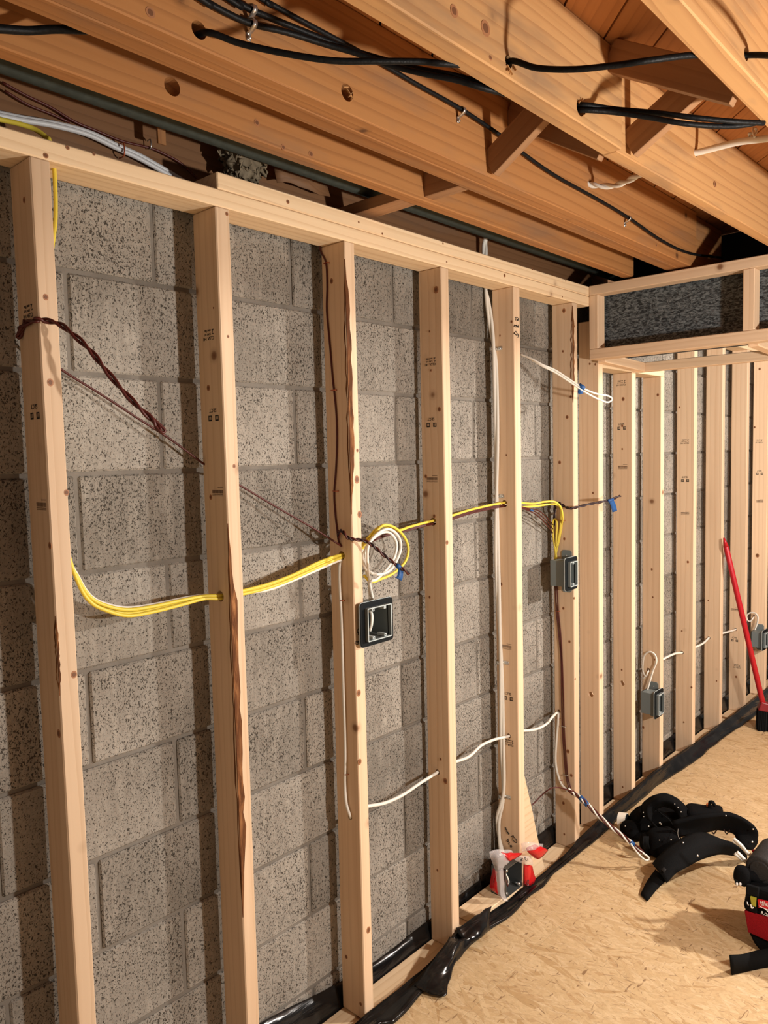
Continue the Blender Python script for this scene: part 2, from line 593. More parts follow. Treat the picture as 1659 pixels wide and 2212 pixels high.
def cyl(name, p0, p1, r, mat, parent=None, r2=None, seg=20, bev=0.0):
    p0, p1 = Vector(p0), Vector(p1)
    d = p1-p0
    q = d.to_track_quat('Z', 'Y').to_matrix().to_4x4()
    q.translation = (p0+p1)/2
    bm = bmesh.new()
    bmesh.ops.create_cone(bm, cap_ends=True, segments=seg, radius1=r, radius2=r if r2 is None else r2, depth=d.length, matrix=q)
    if bev:
        es = [e for e in bm.edges if any(len(f.verts) > 4 for f in e.link_faces)]
        bmesh.ops.bevel(bm, geom=es, offset=bev, segments=2, affect='EDGES', profile=0.5)
    o = from_bm(name, bm, mat, parent)
    for p in o.data.polygons:
        p.use_smooth = len(p.vertices) <= 4
    return o


def text_mesh(name, s, origin, xdir, ydir, size, mat, parent, shear=0.0, depth=0.0004, squash=1.0):
    c = bpy.data.curves.new('t', 'FONT')
    c.body = s
    c.size = size
    c.shear = shear
    c.extrude = depth
    c.align_x = 'LEFT'
    to = bpy.data.objects.new('t', c)
    COL.objects.link(to)
    bpy.context.view_layer.update()
    dg = bpy.context.evaluated_depsgraph_get()
    me = bpy.data.meshes.new_from_object(to.evaluated_get(dg))
    bpy.data.objects.remove(to)
    X, Y = Vector(xdir).normalized(), Vector(ydir).normalized()
    mw = Matrix((X*squash, Y, X.cross(Y))).transposed().to_4x4()
    mw.translation = Vector(origin)
    me.transform(mw)
    return link(name, me, mat, parent)


def ink(name, strokes, r, mat, parent):
    """pen strokes: lists of points, joined into one flat mark"""
    bm = bmesh.new()
    for s in strokes:
        tube_into(bm, s, r, 5, 3)
    return from_bm(name, bm, mat, parent)


# ================================================================== the setting
FZ = 0.05          # top of the OSB floor
YW = 0.113         # face of the block wall
JZ0, JZ1 = 2.28, 2.48
HT = 2.1923        # stud tops
SP = 0.4064

# ---- block wall
BH, BL, MJ = 0.2098, 0.4064, 0.009
wall = bbox('wall_left', (-2.6, YW+0.0055, -0.2), (6.6, YW+0.20, 2.235), M['mortar'], None, 0)
tag(wall, 'grey concrete block basement wall behind the timber studs', 'wall', kind='structure')
bm = box_bm(BL-MJ, 0.05, BH-MJ, 0.004, 1)
bme = bpy.data.meshes.new('concrete_block')
bm.to_mesh(bme)
bm.free()
bme.materials.append(M['block'])
z = 2.0254
rows = [(2.0254+BH/2, 1)] + [(2.0254-BH*(k+0.5), k % 2) for k in range(10)]
for zc, par in rows:
    x0 = 0.112 if par == 0 else 0.318
    for k in range(-5, 13):
        xc = x0+BL*(k+0.5)
        if xc < -1.4 or xc > 5.3:
            continue
        o = bpy.data.objects.new('concrete_block', bme)
        COL.objects.link(o)
        o.location = (xc, YW+0.025+random.uniform(-0.0015, 0.0015), zc)
        o.rotation_euler = (random.uniform(-0.004, 0.004), 0, random.uniform(-0.004, 0.004))
        o.parent = wall

# ---- floor
fl = bbox('floor', (-2.6, -3.6, -0.25), (6.6, YW+0.01, 0.0), M['mortar'], None, 0)
tag(fl, 'concrete slab carrying the OSB floor panels', 'floor', kind='structure')
for (x0, x1, y0, y1) in [(-2.6, 0.16, -0.207, -0.006), (0.163, 2.60, -0.207, -0.006), (2.603, 5.04, -0.207, -0.006), (5.043, 6.6, -0.207, -0.006),
                         (-2.6, -0.6, -1.427, -0.21), (-0.597, 1.84, -1.427, -0.21), (1.843, 4.28, -1.427, -0.21), (4.283, 6.6, -1.427, -0.21),
                         (-2.6, 0.62, -2.65, -1.43), (0.623, 3.06, -2.65, -1.43), (3.063, 6.6, -2.65, -1.43), (-2.6, 6.6, -3.6, -2.653)]:
    bbox('osb_panel', (x0, y0, 0.0), (x1+0.002, y1+0.002, FZ), M['osb'], fl, 0.0004)

# ---- ceiling: diagonal subfloor planks
ce = bbox('ceiling', (-2.6, -3.6, JZ1+0.022), (6.6, 0.35, JZ1+0.05), M['plank'], None, 0)
tag(ce, 'underside of the floor above with diagonal planks over joists', 'ceiling', kind='structure')


def clip(poly, n, d):
    out = []
    for i in range(len(poly)):
        a, b = poly[i], poly[(i+1) % len(poly)]
        da, db = n[0]*a[0]+n[1]*a[1]-d, n[0]*b[0]+n[1]*b[1]-d
        if da <= 0:
            out.append(a)
        if (da < 0 < db) or (db < 0 < da):
            t = da/(da-db)
            out.append((a[0]+(b[0]-a[0])*t, a[1]+(b[1]-a[1])*t))
    return out


PW = 0.1168
S2 = math.sqrt(0.5)
for k in range(-22, 32):
    c1 = -1.121-PW*k
    c0 = c1-PW
    poly = [(-2.6, -3.6), (6.6, -3.6), (6.6, 0.35), (-2.6, 0.35)]
    poly = clip(poly, (-S2, S2), c1-0.0022)
    poly = clip(poly, (S2, -S2), -(c0+0.0022)) if poly else poly
    if len(poly) >= 3:
        prism('subfloor_plank', [(p[0], p[1], JZ1+random.uniform(0, 0.002)) for p in poly], (0, 0, 0.02), M['plank'], ce)
# the planks' grain follows the diagonal
for o in ce.children:
    me = o.data
    rot = Matrix.Rotation(math.radians(-45), 4, 'Z')
    c = Vector((sum(v.co.x for v in me.vertices), sum(v.co.y for v in me.vertices), sum(v.co.z for v in me.vertices)))/len(me.vertices)
    mw = Matrix.Translation(c) @ Matrix.Rotation(math.radians(45), 4, 'Z')
    me.transform(mw.inverted())
    o.matrix_world = mw

# ---- rim board and sill on top of the blocks
sill = board('sill_plate', (-2.5, 0.20, 2.2575), (6.5, 0.20, 2.2575), (0, 1, 0), 0.15, 0.043, M['rim'])
tag(sill, 'dark sill plate lying on top of the block wall', 'sill plate')
rim = board('rim_joist', (-2.5, 0.165, 2.38), (6.5, 0.165, 2.38), (0, 0, 1), 0.20, 0.045, M['rim'])
tag(rim, 'shadowed brown rim board above the block wall behind the top plate', 'joist')

# ================================================================== joists


def joist(name, x0, x1, y0, y1, mat, label, holes=(), z0=JZ0):
    yc = (y0+y1)/2
    o = board(name, (x0, yc, (z0+JZ1)/2), (x1, yc, (z0+JZ1)/2), (0, 0, 1), JZ1-z0-0.0005, y1-y0, mat,
              holes=[((hx, yc, hz), (0, 1, 0), r) for hx, hz, r in holes])
    return tag(o, label, 'joist', 'floor joists')


hA = PY(372, 187, -0.171)
A = joist('floor_joist', -2.5, 2.19, -0.171, -0.133, M['joist'], 'old brown floor joist nearest the block wall, with one round hole', [(hA.x, hA.z, 0.017)])
hB1 = PY(430, 65, -0.388)
hB2 = PY(750, 200, -0.388)
hB3 = PY(1275, 393, -0.388)
B1 = joist('floor_joist', -2.5, 2.235, -0.388, -0.3445, M['joist'], 'front board of the doubled floor joist, with black cables clipped to its face', [(hB1.x, hB1.z, 0.014), (hB2.x, hB2.z, 0.016), (hB3.x, hB3.z, 0.009)])
B2 = joist('floor_joist', -2.5, 2.20, -0.343, -0.298, M['joist'], 'rear board of the doubled floor joist, next to the joist with the hole')
hC1 = PY(1099, 133, -0.684)
hC2 = PY(1254, 233, -0.684)
C1 = joist('floor_joist', -2.5, 0.985, -0.684, -0.638, M['joist2'], 'pale knotty floor joist with two black cables entering its bored holes', [(hC1.x, hC1.z, 0.011), (hC2.x, hC2.z, 0.016)])
hC3 = PY(1502, 330, -0.682)
C2 = board('floor_joist', (0.987, -0.6535, (JZ0+JZ1)/2), (4.6, -0.752, (JZ0+JZ1)/2), (0, 0, 1), JZ1-JZ0-0.0005, 0.036, M['joist2'], holes=[((hC3.x, -0.672, hC3.z), (0, 1, 0), 0.010)])
tag(C2, 'pale floor joist carrying on past the knotty one, white cable in its hole', 'joist', 'floor joists')
hD = PY(1612, 117, -0.99)
D = joist('floor_joist', -2.5, 4.6, -0.99, -0.945, M['joist2'], 'pale floor joist crossing the upper right corner of the view', [(hD.x, hD.z, 0.011)])
for k, y in enumerate((-1.295, -1.6, -1.905, -2.21, -2.515, -2.82, -3.125)):
    joist('floor_joist', -2.5, 4.6, y, y+0.045, M['joist2'], 'floor joist outside the view, number %s from the one in the upper right corner' % ('first second third fourth fifth sixth seventh'.split()[k]))

for name, p0, p1, side, w, t, label in [
    ('blocking', (0.955, -0.2975, 2.375), (0.955, -0.1715, 2.375), (0, 0, 1), 0.17, 0.04, 'dark solid blocking between the holed joist and the doubled joist'),
    ('bridging', (0.93, -0.132, 2.302), (0.93, 0.141, 2.302), (0, 0, 1), 0.030, 0.064, 'brown bridging strip between the holed joist and the rim board'),
    ('bridging', (0.915, -0.389, 2.305), (0.915, -0.637, 2.455), (0, 0, 1), 0.062, 0.024, 'grey edged bridging strip rising from the doubled joist to the knotty joist'),
    ('bridging', (1.005, -0.389, 2.455), (1.005, -0.637, 2.305), (0, 0, 1), 0.062, 0.024, 'dark bridging strip falling from the doubled joist to the knotty joist'),
    ('bridging', (1.04, -0.675, 2.305), (1.04, -0.944, 2.455), (0, 0, 1), 0.062, 0.024, 'bridging strip with two nails rising from the lapped joist to the corner joist'),
    ('bridging', (0.93, -0.685, 2.455), (0.93, -0.944, 2.305), (0, 0, 1), 0.062, 0.024, 'wide dark bridging strip falling from the knotty joist to the corner joist'),
]:
    tag(board(name, p0, p1, side, w, t, M['brace'], bev=0.001), label, 'bridging', 'bridging between the joists')

# dark beam added to close the gap above the soffit, pipe along the wall
joist('floor_joist', 2.24, 2.545, -0.372, -0.335, M['joist'], 'short dark joist end past the doubled joist above the soffit')
bm_ = empty('gap_closing_beam', (2.62, -1.5, 2.1))  # added as a back closure that keeps the gap dark
bbox('web', (2.612, -3.4, 2.05), (2.624, 0.11, 2.478), M['beam'], bm_, 0)
bbox('flange', (2.55, -3.4, 2.245), (2.69, 0.11, 2.258), M['beam'], bm_, 0)
bbox('flange', (2.55, -3.4, 2.04), (2.69, 0.11, 2.052), M['beam'], bm_, 0)
tag(bm_, 'dark steel beam added to close the gap above the soffit frame', 'beam')
tag(cyl('iron_pipe', (-2.5, 0.024, 2.362), (2.60, 0.024, 2.362), 0.027, M['pipe'], seg=24), 'long grey green pipe running beside the joist above the top plate', 'pipe')

# loose things above the plate
ti = empty('insulation_tuft', (0.62, 0.11, 2.33))
c = PY(525, 345, 0.085)
blob('wool', c, (0.062, 0.03, 0.05), M['batt'], ti, 2.2, 0.022, 0, 55, 64)
blob('wool', c+Vector((-0.10, 0.0, 0.045)), (0.07, 0.02, 0.022), M['batt'], ti, 2.2, 0.014, 0, 60, 48)
tag(ti, 'tuft of pale wool insulation hanging behind the top plate', 'insulation')
sp = empty('wood_shim', (0.35, 0.09, 2.4))
a, b = PY(346, 250, 0.085), PY(349, 312, 0.085)
board('shim', a, b, (1, 0, 0), 0.02, 0.006, M['joist'], sp, 0.0005)
tag(sp, 'splintered sliver of wood hanging below the holed joist', 'wood sliver')
pw = sheet('paper_wrap', [[PY(590, 350, 0.12), PY(640, 368, 0.10), PY(700, 390, 0.12)], [PY(600, 395, 0.11), PY(650, 405, 0.095), PY(712, 425, 0.115)]], M['rim'], None, 0.002, 3, 0.012)
tag(pw, 'crumpled brown paper facing behind the doubled top plate', 'paper')

# ================================================================== stud wall
studs = {}
SX = {0: 0.0, 1: 0.4079, 2: 0.8118, 3: 1.2219, 4: 1.623, 5: 2.032, 6: 2.243, 7: 2.556, 8: 2.868, 9: 3.285, 10: 3.697, 11: 4.115, 12: 4.523, 13: 4.93, -1: -0.4064, -2: -0.813}
ST = {6: 2.15, 7: 1.9625, 8: 1.9625}
NAMES = {
    0: 'near left stud with a dark twisted wire wrapped round its front',
    1: 'stud with a long dark bark strip, second from the left edge',
    2: 'stud carrying the square double outlet box, bark streak near its top',
    3: 'stud just right of the coiled yellow and white cable',
    4: 'stud with pen writing at top and bottom above the plastic bag',
    5: 'stud carrying the outlet box fed by the looped yellow cable',
    6: 'stud under the corner of the soffit frame, right of the yellow cable box',
    7: 'short stud with one bored hole, first under the low header',
    8: 'short stud carrying an outlet box, second under the low header',
    9: 'stud just right of the short stud with an outlet box',
    10: 'stud that the red broom handle leans on',
    11: 'stud crossed by the red broom handle',
    12: 'stud at the right edge carrying an outlet box and coiled cable',
    13: 'stud beyond the right edge of the view',
    -1: 'stud beyond the left edge of the view, nearest to it',
    -2: 'second stud beyond the left edge of the view',
}


def on_left(i, u, v):      # a point on the wide face of stud i that looks at the camera
    return PX(u, v, SX[i])


HOLES = {1: [(476, 1288, 0.013)], 2: [(738, 1200, 0.012), (756, 1765, 0.008)], 3: [(935, 1127, 0.013), (945, 1668, 0.009)],
         4: [(1089, 1088, 0.013), (1099, 1590, 0.009)], 5: [(1207, 1537, 0.008)], 6: [(1276, 1500, 0.012)], 7: [(1344, 1476, 0.012)],
         8: [(1400, 1447, 0.010)], 9: [(1473, 1410, 0.009)], 10: [(1531, 1378, 0.009)], 11: [(1589, 1360, 0.009)], 12: [(1628, 1330, 0.009)]}
for i, x in SX.items():
    top = ST.get(i, HT)
    hs = []
    for (u, v, r) in HOLES.get(i, []):
        p = on_left(i, u, v)
        hs.append(((x+0.019, p.y, p.z), (1, 0, 0), r))
    o = board('wall_stud', (x+0.019, 0.0445, 0.0385), (x+0.019, 0.0445, top), (0, 1, 0), 0.089, 0.038, M['pine'], holes=hs)
    tag(o, NAMES[i], 'stud', 'wall studs')
    studs[i] = o

tag(board('sole_plate', (-1.6, 0.0445, 0.019), (5.3, 0.0445, 0.019), (0, 1, 0), 0.089, 0.0375, M['pineplate']), 'pale sole plate along the floor under the studs', 'plate')
tag(board('top_plate', (-1.6, 0.0445, HT+0.0195), (2.168, 0.0445, HT+0.0195), (0, 1, 0), 0.089, 0.038, M['pineplate']), 'lower pale top plate resting on the studs', 'plate')
tag(board('top_plate', (0.4155, 0.0445, HT+0.058), (2.168, 0.0445, HT+0.058), (0, 1, 0), 0.089, 0.037, M['pineplate']), 'upper doubled top plate with a sawn end above the second stud', 'plate')
tag(board('top_plate', (2.80, 0.0445, HT+0.0195), (5.3, 0.0445, HT+0.0195), (0, 1, 0), 0.089, 0.038, M['pineplate']), 'far top plate behind the soffit frame', 'plate')
tag(board('header_plate', (2.2815, 0.0445, 1.982), (2.906, 0.0445, 1.982), (0, 1, 0), 0.089, 0.038, M['pineplate']), 'short low header plate on top of the two short studs', 'plate')

# ---- bark edges on stud corners
def bark(i, y_top, y_bot, wmax, seedv, u_edge):
    """irregular bark strip on the front left corner of stud i between picture rows"""
    rnd = random.Random(seedv)
    zt, zb = PY(u_edge[0], y_top, 0).z, PY(u_edge[1], y_bot, 0).z
    n = 26
    bm = bmesh.new()
    rowsv = []
    for k in range(n+1):
        t = k/n
        zz = zt+(zb-zt)*t
        env = min(1, 5*t, 5*(1-t))
        wx = max(0.0008, wmax*env*(0.65+0.5*rnd.random()))
        wy = max(0.0006, 0.010*env*(0.5+0.6*rnd.random()))
        x = SX[i]
        rowsv.append([bm.verts.new((x-0.0006, wy, zz)), bm.verts.new((x-0.0005+0.0012*env, -0.0006+0.0006*env, zz)), bm.verts.new((x+wx, -0.0007, zz))])
    for a, b in zip(rowsv, rowsv[1:]):
        for q in range(2):
            bm.faces.new((a[q], a[q+1], b[q+1], b[q]))
    o = from_bm('bark_edge', bm, M['bark'], studs[i])
    o['label'] = 'dark bark edge'


bark(1, 1130, 1990, 0.017, 3, (500, 510))
bark(2, 560, 1110, 0.016, 4, (745, 770))
bark(5, 660, 870, 0.012, 5, (1236, 1240))
bark(0, 1330, 1500, 0.004, 6, (125, 140))

# ---- knots
def knot(i, u, v, face, r=0.006):
    if face == 'f':
        p = PY(u, v, -0.0003)
        if not (SX[i]+0.003 < p.x < SX[i]+0.036):
            p.x = min(max(p.x, SX[i]+0.006), SX[i]+0.033)
        ax = Vector((0, -1, 0))
    else:
        p = PX(u, v, SX[i]-0.0003)
        p.y = min(max(p.y, 0.006), 0.083)
        ax = Vector((-1, 0, 0))
    k = cyl('knot', p-ax*0.0006, p+ax*0.0002, r, M['knotring'], studs[i], seg=12)
    for vtx in k.data.vertices:
        vtx.co.z = p.z + (vtx.co.z-p.z)*1.25
    k2 = cyl('knot', p-ax*0.0006, p+ax*0.0005, r*0.62, M['knot'], studs[i], seg=10)
    for vtx in k2.data.vertices:
        vtx.co.z = p.z + (vtx.co.z-p.z)*1.2


for a in [(0, 99, 642, 'f', .005), (0, 109, 826, 'f', .006), (0, 144, 1064, 'f', .005), (0, 52, 432, 's', .005), (0, 127, 1585, 's', .007), (0, 160, 1457, 'f', .006), (0, 108, 1179, 's', .006),
          (1, 493, 727, 'f', .003), (1, 450, 838, 's', .006), (1, 506, 1007, 'f', .004), (1, 455, 1074, 's', .005), (1, 490, 462, 'f', .004), (1, 461, 665, 's', .002),
          (2, 771, 1036, 'f', .009), (2, 777, 1111, 'f', .008), (2, 772, 973, 'f', .004), (2, 775, 1497, 'f', .008), (2, 767, 1650, 'f', .007), (2, 796, 2009, 'f', .008), (2, 716, 607, 's', .006), (2, 748, 2067, 's', .005), (2, 779, 2169, 's', .005),
          (3, 942, 626, 's', .009), (3, 949, 884, 's', .006), (3, 920, 1029, 's', .005), (3, 928, 716, 's', .003), (3, 931, 800, 's', .003), (3, 938, 1115, 's', .005), (3, 966, 1172, 'f', .006), (3, 928, 1290, 's', .004), (3, 952, 1640, 's', .004), (3, 962, 1687, 's', .008), (3, 945, 1880, 's', .004),
          (4, 1105, 695, 's', .004), (4, 1080, 725, 's', .003), (4, 1094, 983, 's', .003), (4, 1083, 1262, 's', .005),
          (5, 1218, 671, 's', .007), (5, 1216, 759, 's', .004), (5, 1233, 857, 's', .005), (5, 1225, 901, 's', .006), (5, 1209, 999, 's', .006), (5, 1216, 1115, 's', .004), (5, 1219, 1164, 's', .005), (5, 1217, 1314, 's', .005), (5, 1230, 1386, 's', .005), (5, 1227, 1623, 's', .007), (5, 1234, 1675, 's', .006), (5, 1217, 1735, 's', .006), (5, 1219, 1802, 's', .004), (5, 1241, 705, 'f', .003), (5, 1241, 1292, 'f', .004), (5, 1240, 1468, 'f', .004),
          (6, 1274, 786, 's', .004), (6, 1286, 787, 's', .004), (6, 1281, 1065, 's', .004),
          (7, 1346, 862, 's', .007), (7, 1344, 920, 's', .005), (7, 1343, 1447, 's', .004), (7, 1345, 1700, 's', .004), (7, 1344, 970, 's', .004),
          (8, 1421, 853, 's', .006), (8, 1408, 1230, 's', .005), (8, 1410, 1290, 's', .004), (8, 1414, 1425, 's', .004), (8, 1388, 1571, 's', .006),
          (9, 1486, 1214, 's', .006), (9, 1473, 1363, 's', .004), (9, 1477, 1560, 's', .004), (9, 1495, 1485, 's', .005), (9, 1468, 880, 's', .004),
          (10, 1548, 1471, 's', .004), (10, 1530, 1297, 's', .004), (11, 1590, 1462, 's', .006), (12, 1636, 1200, 's', .011), (12, 1641, 797, 's', .007), (12, 1630, 923, 's', .006)]:
    knot(*a)

def knot_on(o, p, ax, r, col=True):
    ax = Vector(ax)
    k = cyl('knot', p-ax*0.0006, p+ax*0.0003, r, M['knotring'], o, seg=12)
    cyl('knot', p-ax*0.0006, p+ax*0.0006, r*0.6, M['knot'], o, seg=10)


plates = [o for o in bpy.data.objects if o.name.startswith('top_plate')]
for u, v, r, k in [(99, 336, .005, 0), (146, 319, .004, 0), (203, 333, .003, 0), (622, 436, .005, 1), (775, 480, .003, 1), (826, 505, .003, 1), (965, 566, .003, 0), (1090, 595, .006, 0), (957, 526, .003, 1), (1150, 582, .003, 1), (1222, 607, .003, 1), (1215, 641, .003, 0)]:
    knot_on(plates[k], PY(u, v, -0.0004), (0, -1, 0), r)
for o_, y_, L_ in ((C1, -0.684, [(981, 24, .010), (1049, 61, .013), (1060, 125, .004)]), (B1, -0.388, [(325, 27, .008), (1250, 545, .004), (1418, 530, .005)]), (A, -0.171, [(672, 333, .007), (612, 318, .006), (555, 265, .007)]), (C2, -0.676, [(1481, 305, .008)]), (C2, -0.6885, [(1545, 398, .008)])):
    for u, v, r in L_:
        knot_on(o_, PY(u, v, y_-0.0004), (0, -1, 0), r)

# ---- printed grade stamps (upside down, as milled)
def stamp(i, u, v, kind, scale=1.0):
    p = PX(u, v, SX[i]-0.0002)
    par = studs[i]
    # reading direction: studs stand on their heads, so text runs towards +y... turned half round
    X, Y = Vector((0, 1, 0)), Vector((0, 0, -1))
    if kind == 'grade':
        o = Vector((SX[i]-0.0002, p.y-0.020, p.z))
        text_mesh('grade_stamp', 'CLSA 141', o, X, Y, 0.0105*scale, M['ink'], par)
        text_mesh('grade_stamp', '2', o+Vector((0, 0, 0.016)), X, Y, 0.017*scale, M['ink'], par)
        text_mesh('grade_stamp', 'and Btr', o+Vector((0, 0.012, 0.0165)), X, Y, 0.0085*scale, M['ink'], par)
        text_mesh('grade_stamp', 'S-P-F HT', o+Vector((0, 0.012, 0.0085)), X, Y, 0.007*scale, M['ink'], par)
    elif kind == 'slct':
        o = Vector((SX[i]-0.0002, p.y-0.012, p.z+0.012))
        text_mesh('grade_stamp', 'SLCT', o, X, Y, 0.0125*scale, M['ink'], par)
        for s in (-1, 1):
            cy, cz = p.y+s*0.013, p.z-0.010
            bm = bmesh.new()
            for (a0, a1, b0, b1) in [(-.0065, .0065, .0045, .0065), (-.0065, .0065, -.0065, -.0035), (-.0065, -.004, -.0065, .0065), (.0035, .0065, -.0065, .0065), (-.001, .001, -.005, .005)]:
                vs_ = [bm.verts.new((SX[i]-0.0005, cy+a, cz+b)) for a, b in ((a0, b0), (a1, b0), (a1, b1), (a0, b1))]
                bm.faces.new(vs_)
            from_bm('grade_stamp', bm, M['ink'], par)
    else:
        bm = bmesh.new()
        rnd = random.Random(i*7+3)
        def bar(y0, y1, z0, z1):
            vs_ = [bm.verts.new((SX[i]-0.0005, a, b)) for a, b in ((y0, z0), (y1, z0), (y1, z1), (y0, z1))]
            bm.faces.new(vs_)
        for k in range(24):
            y0 = p.y-0.021+k*0.00175
            bar(y0, y0+0.0006+0.0006*rnd.random(), p.z-0.004, p.z+0.004)
        for zz, n0, n1 in ((0.0085, 0, 10), (-0.0075, 0, 21), (-0.0105, 0, 21)):
            for k in range(n0, n1):
                y0 = p.y-0.021+k*0.002
                bar(y0, y0+0.0013, p.z+zz, p.z+zz+0.0014)
        from_bm('grade_stamp', bm, M['stamp'], par)


for i, u, v, k in [(0, 61, 678, 'grade'), (0, 75, 887, 'slct'), (0, 89, 1090, 'bar'), (1, 451, 728, 'grade'), (1, 461, 894, 'slct'), (1, 470, 1062, 'bar'),
                   (3, 930, 785, 'grade'), (3, 932, 911, 'slct'), (3, 933, 1034, 'bar'), (4, 1099, 1607, 'grade'), (4, 1098, 1503, 'slct'), (4, 1094, 1396, 'bar'),
                   (7, 1342, 830, 'grade'), (7, 1343, 920, 'slct'), (7, 1345, 1008, 'bar'), (9, 1480, 956, 'grade'), (9, 1480, 1034, 'slct'), (9, 1480, 1108, 'bar'),
                   (11, 1587, 1380, 'slct'), (11, 1592, 1441, 'grade'), (11, 1587, 1316, 'bar'), (12, 1640, 955, 'grade'), (12, 1641, 1020, 'slct'), (12, 1641, 1082, 'bar')]:
    stamp(i, u, v, k)

# ---- pen writing
def z3(u, v): return (860+u*0.2411, 540+v*0.2411)


def pen(i, polys, face, conv, r=0.0011):
    f = (lambda u, v: PY(u, v, -0.0006)) if face == 'f' else (lambda u, v: PX(u, v, SX[i]-0.0006))
    o = ink('pen_writing', [[f(*conv(*p)) for p in s] for s in polys], r, M['ink'], studs[i])
    o['label'] = 'black pen writing'


pen(4, [[(1052, 632), (1050, 605)], [(1047, 610), (1052, 603), (1062, 606)], [(1064, 606), (1060, 622), (1068, 624), (1066, 634), (1058, 634)], [(1064, 606), (1072, 606)], [(1070, 636), (1076, 612), (1082, 638)], [(1072, 628), (1080, 628)],
        [(1040, 690), (1044, 668)], [(1042, 680), (1054, 676)], [(1054, 694), (1056, 670)], [(1060, 672), (1064, 694), (1070, 678), (1074, 696), (1080, 668)],
        [(1040, 745), (1056, 728)], [(1040, 748), (1060, 766)], [(1040, 746), (1082, 768)], [(1056, 728), (1062, 742)], [(1082, 768), (1072, 784)], [(1082, 768), (1068, 746)]], 'f', z3)


def z5(u, v): return (1020+u*0.12055, 1740+v*0.12055)


pen(4, [[(585, 400), (600, 395), (608, 410), (596, 418), (606, 440), (620, 432), (628, 446), (612, 462), (628, 478), (642, 470)], [(622, 500), (640, 490), (650, 515), (664, 505), (640, 480)],
        [(690, 560), (740, 540), (735, 555), (780, 600), (800, 640)], [(745, 545), (725, 600), (770, 660), (800, 660), (790, 610), (760, 580)],
        [(618, 625), (632, 650), (650, 640), (640, 605), (655, 600)], [(630, 612), (648, 632)], [(655, 650), (668, 668), (650, 690), (668, 705)], [(680, 720), (700, 712), (712, 735), (690, 748), (680, 722)]], 's', z5, 0.0012)


def z6(u, v): return (730+u*0.14914, 1100+v*0.14914)


pen(2, [[(295, 1605), (315, 1580)], [(300, 1560), (316, 1548)]], 'f', z6, 0.0009)
pen(2, [[(285, 1790), (280, 1750), (300, 1735), (318, 1760), (300, 1790), (282, 1775)], [(318, 1735), (290, 1820)], [(318, 1810), (300, 1790)]], 'f', z6, 0.0009)
pen(2, [[(248, 1945), (320, 1918)], [(255, 1925), (270, 1912), (285, 1920), (318, 1905)], [(250, 1965), (318, 1945)]], 'f', z6, 0.0009)

# ================================================================== soffit frame and duct
sf = empty('soffit_frame', (2.19, -0.6, 2.0))
X0 = 2.172
YE = -1.75
board('top_rail', (X0+0.02, 0.0, 2.252), (X0+0.02, YE, 2.252), (0, 0, 1), 0.037, 0.06, M['pine'], sf)
board('bottom_rail', (X0+0.02, -0.001, 2.006), (X0+0.02, YE, 2.006), (0, 0, 1), 0.04, 0.06, M['pine'], sf)
for y in (-0.019, -0.590, -1.16, -1.70):
    board('post', (X0+0.02, y, 2.0265), (X0+0.02, y, 2.2335), (0, 1, 0), 0.038, 0.058, M['pine'], sf)
board('back_rail', (2.615, -0.003, 1.984), (2.615, YE, 1.984), (0, 0, 1), 0.04, 0.036, M['pine'], sf)
for y in (-0.022, -0.590, -1.16):
    board('cross_piece', (X0+0.051, y, 1.996), (2.596, y, 1.984), (0, 0, 1), 0.038, 0.036, M['pine'], sf)
tag(sf, 'ladder framed timber soffit box crossing the upper right of the wall', 'soffit frame')
du = bbox('duct', (2.235, -1.9, 2.028), (2.545, 0.03, 2.240), M['foam'], None, 0.004)
tag(du, 'black rough faced insulated duct inside the soffit frame', 'duct')

